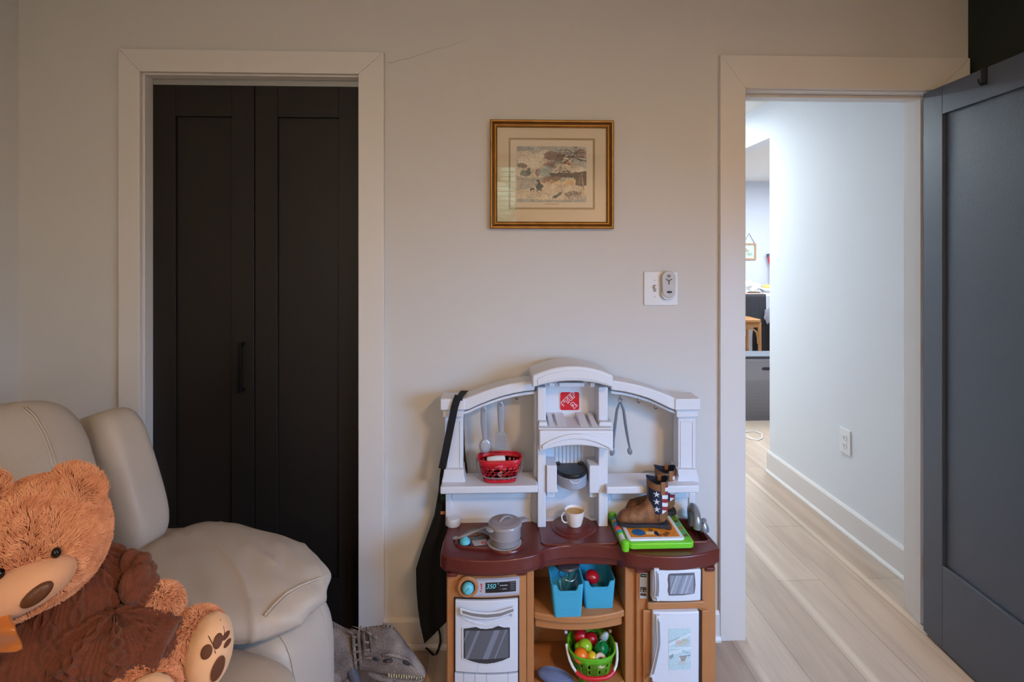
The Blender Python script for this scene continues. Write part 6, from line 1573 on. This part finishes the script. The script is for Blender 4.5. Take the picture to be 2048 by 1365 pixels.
def patch(name, px, py, rx, ry, th, ell_, m, par, rotz=0):
    p, nrm = sight_ell(px, py, *ell_)
    x_ = (R_-nrm*R_.dot(nrm)).normalized(); y_ = nrm.cross(x_)
    T = frame(p, x_, y_, nrm) @ Matrix.Rotation(rotz, 4, 'Z')
    q = MB(); q.ell((0, 0, 0), (rx, ry, th), n=28, m=14); q2 = MB(); q2.add([T @ Vector(v) for v in q.v], q.f); return q2.build(name, m, par)
nosem = mat('bear_nose', (96, 58, 34), .28, bump=.3, bscale=700)
patch('nose', 74, 1190, .0255, .0150, .011, MZ, nosem, bear, math.radians(22))
eyem = mat('bear_eye', (10, 8, 8), .08)
HE = parts[0]
for (a, b_) in ((110, 1104), (6, 1143)):
    p, nrm = sight_ell(a, b_, *HE); q = MB(); q.ell(p+nrm*.009, (.0075, .0075, .0095)); q.build('eye', eyem, bear)
# sweater: knitted surface with cables
sweat = mat('sweater_knit', (112, 56, 32), .85, bump=.9, bscale=520, bdet=1, var=.12, vscale=60, sheen=.2)
def knit(c, r, e, n=300, m=150, fr=20, dep=.006, ribs=False, cut=None):
    R3 = Euler(e).to_matrix(); vv = []; ff = []
    for k in range(m+1):
        ph = -math.pi/2+math.pi*k/m
        for i in range(n):
            th = 2*math.pi*i/n; d = Vector((math.cos(ph)*math.cos(th), math.cos(ph)*math.sin(th), math.sin(ph)))
            s_ = th*fr/(2*math.pi); cell = s_-math.floor(s_); z = ph*9
            if ribs: h = .5*dep*abs(math.sin(s_*math.pi*2.2))
            elif int(math.floor(s_)) % 2 == 0:   # cable: two strands crossing
                a = .5+.28*math.sin(z*1.15); b_ = .5-.28*math.sin(z*1.15)
                h = dep*max(math.exp(-((cell-a)/.16)**2), math.exp(-((cell-b_)/.16)**2))
            else: h = .35*dep*abs(math.sin(cell*math.pi*4))
            h += .5*dep*noise.noise(Vector((d.x*4, d.y*4, d.z*4)))
            p = Vector((d.x*(r[0]+h), d.y*(r[1]+h), d.z*(r[2]+h))); vv.append(Vector(c)+R3 @ p)
    for k in range(m):
        for i in range(n):
            j = (i+1) % n; ff.append((k*n+i, k*n+j, (k+1)*n+j, (k+1)*n+i))
    q = MB(); q.add(vv, ff); return q
sw0 = knit(*SW[0], fr=22, dep=.011).build('sweater', sweat, bear, angle=180)
knit(*SW[1], fr=22, dep=.009).build('sweater_side', sweat, sw0, angle=180)
knit(*SW[3], fr=18, dep=.013, n=260, m=120).build('sweater_hem', sweat, sw0, angle=180)
knit(SW[2][0], (.040, .042, .056), SW[2][2], fr=14, dep=.006, n=140, m=70).build('sleeve', sweat, sw0, angle=180)
# bunched cuff folds and ribbed cuff
for (a, b_, d_, rx, rz, ro) in ((262, 1126, 1.12, .015, .028, -.2), (283, 1130, 1.115, .015, .024, .2), (296, 1146, 1.11, .013, .015, .5), (300, 1164, 1.10, .017, .011, .6), (280, 1158, 1.09, .017, .032, .1), (272, 1188, 1.075, .020, .022, .5), (262, 1172, 1.08, .018, .036, 0)):
    q = MB(); q.ell(WD(a, b_, d_), (rx, .024, rz), Euler((0, ro, 0)), n=40, m=20, fn=lambda d: 1+.03*math.sin(14*math.atan2(d.y, d.x))); q.build('sleeve_fold', sweat, sw0)
ax_ = (WD(330, 1218, 1.09)-WD(262, 1175, 1.10)).normalized(); xx_ = ax_.cross(Vector((0, 1, 0))).normalized(); yy_ = ax_.cross(xx_)
def ribbed(name, c, ax_, rad, ln_, nrib):
    xx_ = ax_.cross(Vector((0, 1, 0))).normalized(); yy_ = ax_.cross(xx_); N = nrib*6; rings = []
    for t, k in ((-1, .86), (-.9, .98), (-.5, 1.0), (0, 1.02), (.5, 1.04), (.9, 1.05), (1, .98), (.9, .85)):
        rings.append([c+ax_*ln_*t+(xx_*math.cos(2*math.pi*i/N)+yy_*math.sin(2*math.pi*i/N))*rad*k*(1+.035*math.cos(2*math.pi*i*nrib/N)) for i in range(N)])
    q = MB(); q.loft(rings); return q.build(name, sweat, sw0, angle=180)
ribbed('cuff', WD(290, 1196, 1.095), ax_, .033, .022, 26)
ribbed('hem_band', WD(318, 1300, 1.04), (WD(384, 1308, 1.06)-WD(226, 1292, 1.035)).normalized(), .052, .020, 38)
# golden ribbon under the chin
knit(WD(120, 1330, 1.08), (.128, .118, .082), (0, 0, 0), fr=22, dep=.008).build('sweater_bottom', sweat, sw0, angle=180)
ribm = mat('satin_gold', (196, 110, 30), .25, sheen=.4, spec=.7)
q = MB(); rings = []
for i in range(9):
    t = i/8; a = WD(-20+70*t*.35, 1212+95*t, .90+.01*math.sin(t*9)); w_ = .026+.012*t
    rings.append([a-R_*w_+F_*.003*math.sin(i*2), a+F_*(-.006+.004*math.sin(i*1.7)), a+R_*w_+F_*.004*math.cos(i*2), a+R_*w_+F_*.006, a+F_*.004, a-R_*w_+F_*.006])
q.loft(rings); q.build('ribbon', ribm, bear, subsurf=1, angle=180)
q = MB(); q.tube([WD(118, 1188, .99), WD(126, 1176, 1.0), WD(133, 1164, 1.01), WD(134, 1158, 1.015)], [.002, .007, .008, .002], 10, flat=.3); q.build('ribbon_end', mat('satin_gold'), bear)
# soles with pads
sole_ = mat('bear_sole', (236, 190, 150), .85, sheen=.3, bump=.2, bscale=500)
for ix, SLx in enumerate((SL, SL2)):
    q = MB(); q.ell(SLx[0], SLx[1], Euler(SLx[2]), n=40, m=24, fn=lambda d: 1+.03*noise.noise(d*3)); so_ = q.build('sole', sole_, bear)
    if ix == 0:
        padm = mat('bear_pad', (98, 56, 34), .7)
        for (a, b_, rx, ry, ro) in ((436, 1338, .0135, .024, -.35), (413, 1305, .0105, .0125, 0), (436, 1283, .0085, .0135, .1), (452, 1272, .0055, .0115, -.3), (455, 1287, .0055, .011, -.5)):
            if sight_ell(a, b_, *SLx)[0] is not None: patch('paw_pad', a, b_, rx, ry, .0022, SLx, padm, so_, ro)
        for ln_ in ([(410, 1262), (418, 1275), (426, 1290), (431, 1308)], [(440, 1240), (447, 1255), (449, 1270)]):
            pts = [sight_ell(a, b_, *SLx, .0003)[0] for a, b_ in ln_]; pts = [p for p in pts if p is not None]
            if len(pts) > 2: q = MB(); q.tube(pts, .0009, 6); q.build('toe_stitch', mat('bear_pad'), so_)

# ================================================================ DINOSAUR TOY
dino = thing('toy_dinosaur', 'grey brown horned toy dinosaur with toothed jaws, on the floor between recliner and play kitchen', 'toy dinosaur', (W(740, 1300, -.22).x-.05, -.22, 0))
dsk = bpy.data.materials.new('dino_skin'); dsk.use_nodes = True; n = dsk.node_tree.nodes; L = dsk.node_tree.links; b = n['Principled BSDF']
tc = n.new('ShaderNodeTexCoord'); vo = n.new('ShaderNodeTexVoronoi'); vo.inputs['Scale'].default_value = 320; vo.feature = 'F1'; L.new(tc.outputs['Object'], vo.inputs['Vector'])
no = n.new('ShaderNodeTexNoise'); no.inputs['Scale'].default_value = 14; no.inputs['Detail'].default_value = 5; L.new(tc.outputs['Object'], no.inputs['Vector'])
cr = n.new('ShaderNodeValToRGB'); L.new(no.outputs[0], cr.inputs[0]); e = cr.color_ramp.elements; e[0].position = .36; e[0].color = (*lin((124, 106, 100)), 1); e[1].position = .64; e[1].color = (*lin((176, 158, 146)), 1)
mr = n.new('ShaderNodeMapRange'); mr.inputs[1].default_value = .0; mr.inputs[2].default_value = .75; mr.inputs[3].default_value = 1.12; mr.inputs[4].default_value = .6; L.new(vo.outputs['Distance'], mr.inputs[0])
mm = n.new('ShaderNodeMix'); mm.data_type = 'RGBA'; mm.blend_type = 'MULTIPLY'; mm.inputs[0].default_value = 1; L.new(cr.outputs[0], mm.inputs[6]); L.new(mr.outputs[0], mm.inputs[7]); L.new(mm.outputs[2], b.inputs['Base Color']); b.inputs['Roughness'].default_value = .6
bp = n.new('ShaderNodeBump'); bp.inputs['Strength'].default_value = .9; bp.inputs['Distance'].default_value = .0025; bp.invert = True; L.new(vo.outputs['Distance'], bp.inputs['Height']); L.new(bp.outputs[0], b.inputs['Normal'])
YD_ = -.225
def prof_loft(pairs, Y, wid, n=20, pinch=1.0):
    rings = []
    for (t, b_), w_ in zip(pairs, wid):
        a, c_ = W(*t, Y), W(*b_, Y); m_ = (a+c_)/2; h = (a-c_)/2
        rings.append([m_+h*math.cos(2*math.pi*k/n)+Vector((0, w_*math.copysign(abs(math.sin(2*math.pi*k/n))**.85, math.sin(2*math.pi*k/n)), 0)) for k in range(n)])
    return rings
q = MB(); q.loft(prof_loft([((470, 1320), (480, 1365)), ((520, 1275), (525, 1385)), ((570, 1240), (575, 1395)), ((620, 1232), (625, 1392)), ((655, 1243), (650, 1378)), ((680, 1257), (676, 1366)), ((700, 1265), (702, 1352)), ((716, 1262), (722, 1344))], YD_, [.02, .05, .065, .062, .052, .044, .038, .034]))
db = q.build('body', dsk, dino, subsurf=2)
q = MB(); q.loft(prof_loft([((712, 1268), (716, 1338)), ((726, 1257), (730, 1340)), ((748, 1256), (750, 1342)), ((770, 1251), (772, 1347)), ((786, 1255), (790, 1351)), ((800, 1272), (806, 1353)), ((816, 1295), (822, 1355)), ((834, 1319), (838, 1355)), ((846, 1336), (848, 1352)), ((852, 1346), (852, 1350))], YD_, [.026, .034, .036, .034, .031, .027, .023, .019, .014, .005]))
hd_o = q.build('head', dsk, dino, subsurf=2)
q = MB(); q.loft(prof_loft([((730, 1332), (733, 1346)), ((750, 1340), (752, 1353)), ((775, 1347), (776, 1358)), ((800, 1352), (800, 1362)), ((825, 1356), (824, 1364)), ((843, 1356), (842, 1362)), ((849, 1355), (849, 1358))], YD_, [.018, .026, .026, .022, .018, .013, .005]))
q.build('lower_jaw', dsk, dino, subsurf=2)
tooth = mat('dino_tooth', (206, 190, 150), .4)
random.seed(4)
for i in range(15):
    t = i/14; a = 778+t*70; b_ = 1349+t*5 if t < .8 else 1353-(t-.8)*10; hw = .031-.022*t
    p = W(a, b_, YD_-hw); q = MB(); s_ = .0034+.0010*random.random()
    q.lathe([(s_*.8, 0), (s_*.6, -.006), (0, -.012)] if i % 2 == 0 else [(s_*.7, -.009), (s_*.5, -.003), (0, .003)], 8, Tm(p)); q.build('tooth', tooth, hd_o)
spm = mat('dino_spike', (120, 104, 96), .5)
k = 0
for (a, b_, dy, l_, an) in [(x_, 1259+2*math.sin(x_), 0, .010, 90) for x_ in range(722, 764, 7)]+[(768, 1251, 0, .008, 90), (775, 1250, -.008, .008, 90), (783, 1253, 0, .008, 80), (790, 1258, 0, .006, 60)]+[(646+6*i, 1238+3.3*i, 0, .013, 110) for i in range(11)]+[(712, 1275, -.030, .014, 150), (716, 1290, -.036, .015, 170), (720, 1303, -.038, .015, 175), (722, 1318, -.036, .015, 185), (735, 1285, -.038, .012, 150), (737, 1300, -.040, .014, 165), (740, 1316, -.040, .014, 170), (705, 1268, -.02, .018, 140), (726, 1330, -.03, .012, 190), (740, 1268, -.03, .010, 120), (752, 1275, -.036, .008, 120)]:
    p = W(a, b_, YD_+dy); an = math.radians(an); q = MB()
    q.tube([p-Vector((math.cos(an), 0, math.sin(an)))*.004, p+Vector((math.cos(an)*l_*.5, dy*.08, math.sin(an)*l_*.5)), p+Vector((math.cos(an)*l_-.002, dy*.2, math.sin(an)*l_))], [.0048, .0032, .0004], 8); q.build('spike', spm, hd_o if a > 700 else db)
for (a, b_, an) in ((728, 1262, 148), (722, 1268, 140), (716, 1274, 150)):
    p = W(a, b_, YD_-.02); an = math.radians(an); q = MB(); q.tube([p, p+Vector((math.cos(an)*.02, 0, math.sin(an)*.016)), p+Vector((math.cos(an)*.044, 0, math.sin(an)*.028))], [.0022, .0016, .0003], 6); q.build('quill', spm, hd_o)
for (x0_, y0_, x1_, y1_, r_) in ((706, 1272, 712, 1338, .0065), (716, 1262, 722, 1338, .006), (727, 1266, 731, 1322, .005), (740, 1270, 744, 1312, .0045)):
    pts = []
    for i in range(9):
        t = i/8; pts.append(W(x0_+(x1_-x0_)*t, y0_+(y1_-y0_)*t, YD_-.012-.026*math.sin(math.pi*(.18+.7*t))))
    q = MB(); q.tube(pts, [r_*(.5+.6*abs(math.sin(i*1.9))) for i in range(9)], 8); q.build('neck_ridge', dsk, hd_o)
# eye sockets, nostril, brow
dk = mat('dino_dark', (40, 40, 46), .5)
q = MB(); p = W(776, 1322, YD_-.032); q.ell(p, (.016, .006, .006), Euler((0, .05, 0))); eo = q.build('eye_socket', dk, hd_o)
q = MB(); q.ell(p+Vector((0, -.004, -.0005)), (.0045, .004, .0042)); q.build('eye', mat('dino_eye', (110, 60, 44), .15), eo)
q = MB(); p = W(752, 1319, YD_-.036); q.ell(p, (.010, .003, .006), Euler((0, .3, 0))); q.build('ear_hole', dk, hd_o)
q = MB(); p = W(812, 1327, YD_-.024); q.ell(p, (.015, .003, .0055), Euler((0, .5, 0))); q.build('cheek_hollow', dk, hd_o)
q = MB(); q.tube([W(765, 1311, YD_-.036), W(780, 1310, YD_-.036), W(797, 1314, YD_-.032), W(815, 1320, YD_-.027), W(832, 1335, YD_-.021)], [.003, .0055, .005, .004, .002], 10); q.build('brow_ridge', dsk, hd_o)
q = MB(); q.tube([W(700, 1336, YD_-.02), W(706, 1350, YD_-.02), W(716, 1372, YD_-.02), W(722, 1398, YD_-.02), W(735, 1408, YD_-.035)], [.016, .017, .014, .012, .007], 12); q.build('arm', mat('dino_leg_dark', (84, 84, 92), .6), dino)
for dy in (-.045, .04):
    kx = W(610, 1380, YD_).x
    q = MB(); q.tube([(kx, YD_+dy, .12), (kx+.05, YD_+dy*1.2, .075), (kx-.005, YD_+dy*1.2, .035), (kx+.02, YD_+dy*1.2, .010), (kx+.06, YD_+dy*1.25, .008)], [.042, .03, .018, .012, .008], 14); q.build('leg', dsk, dino)
q = MB(); p = W(668, 1362, YD_-.05); q.ell(p, (.022, .02, .026)); q.build('shoulder', dsk, dino)
q = MB(); q.tube([W(480, 1335, YD_), (W(430, 1340, YD_).x, YD_, .11), (W(380, 1340, YD_).x, YD_, .10)], [.022, .014, .004], 12); q.build('tail', dsk, dino)
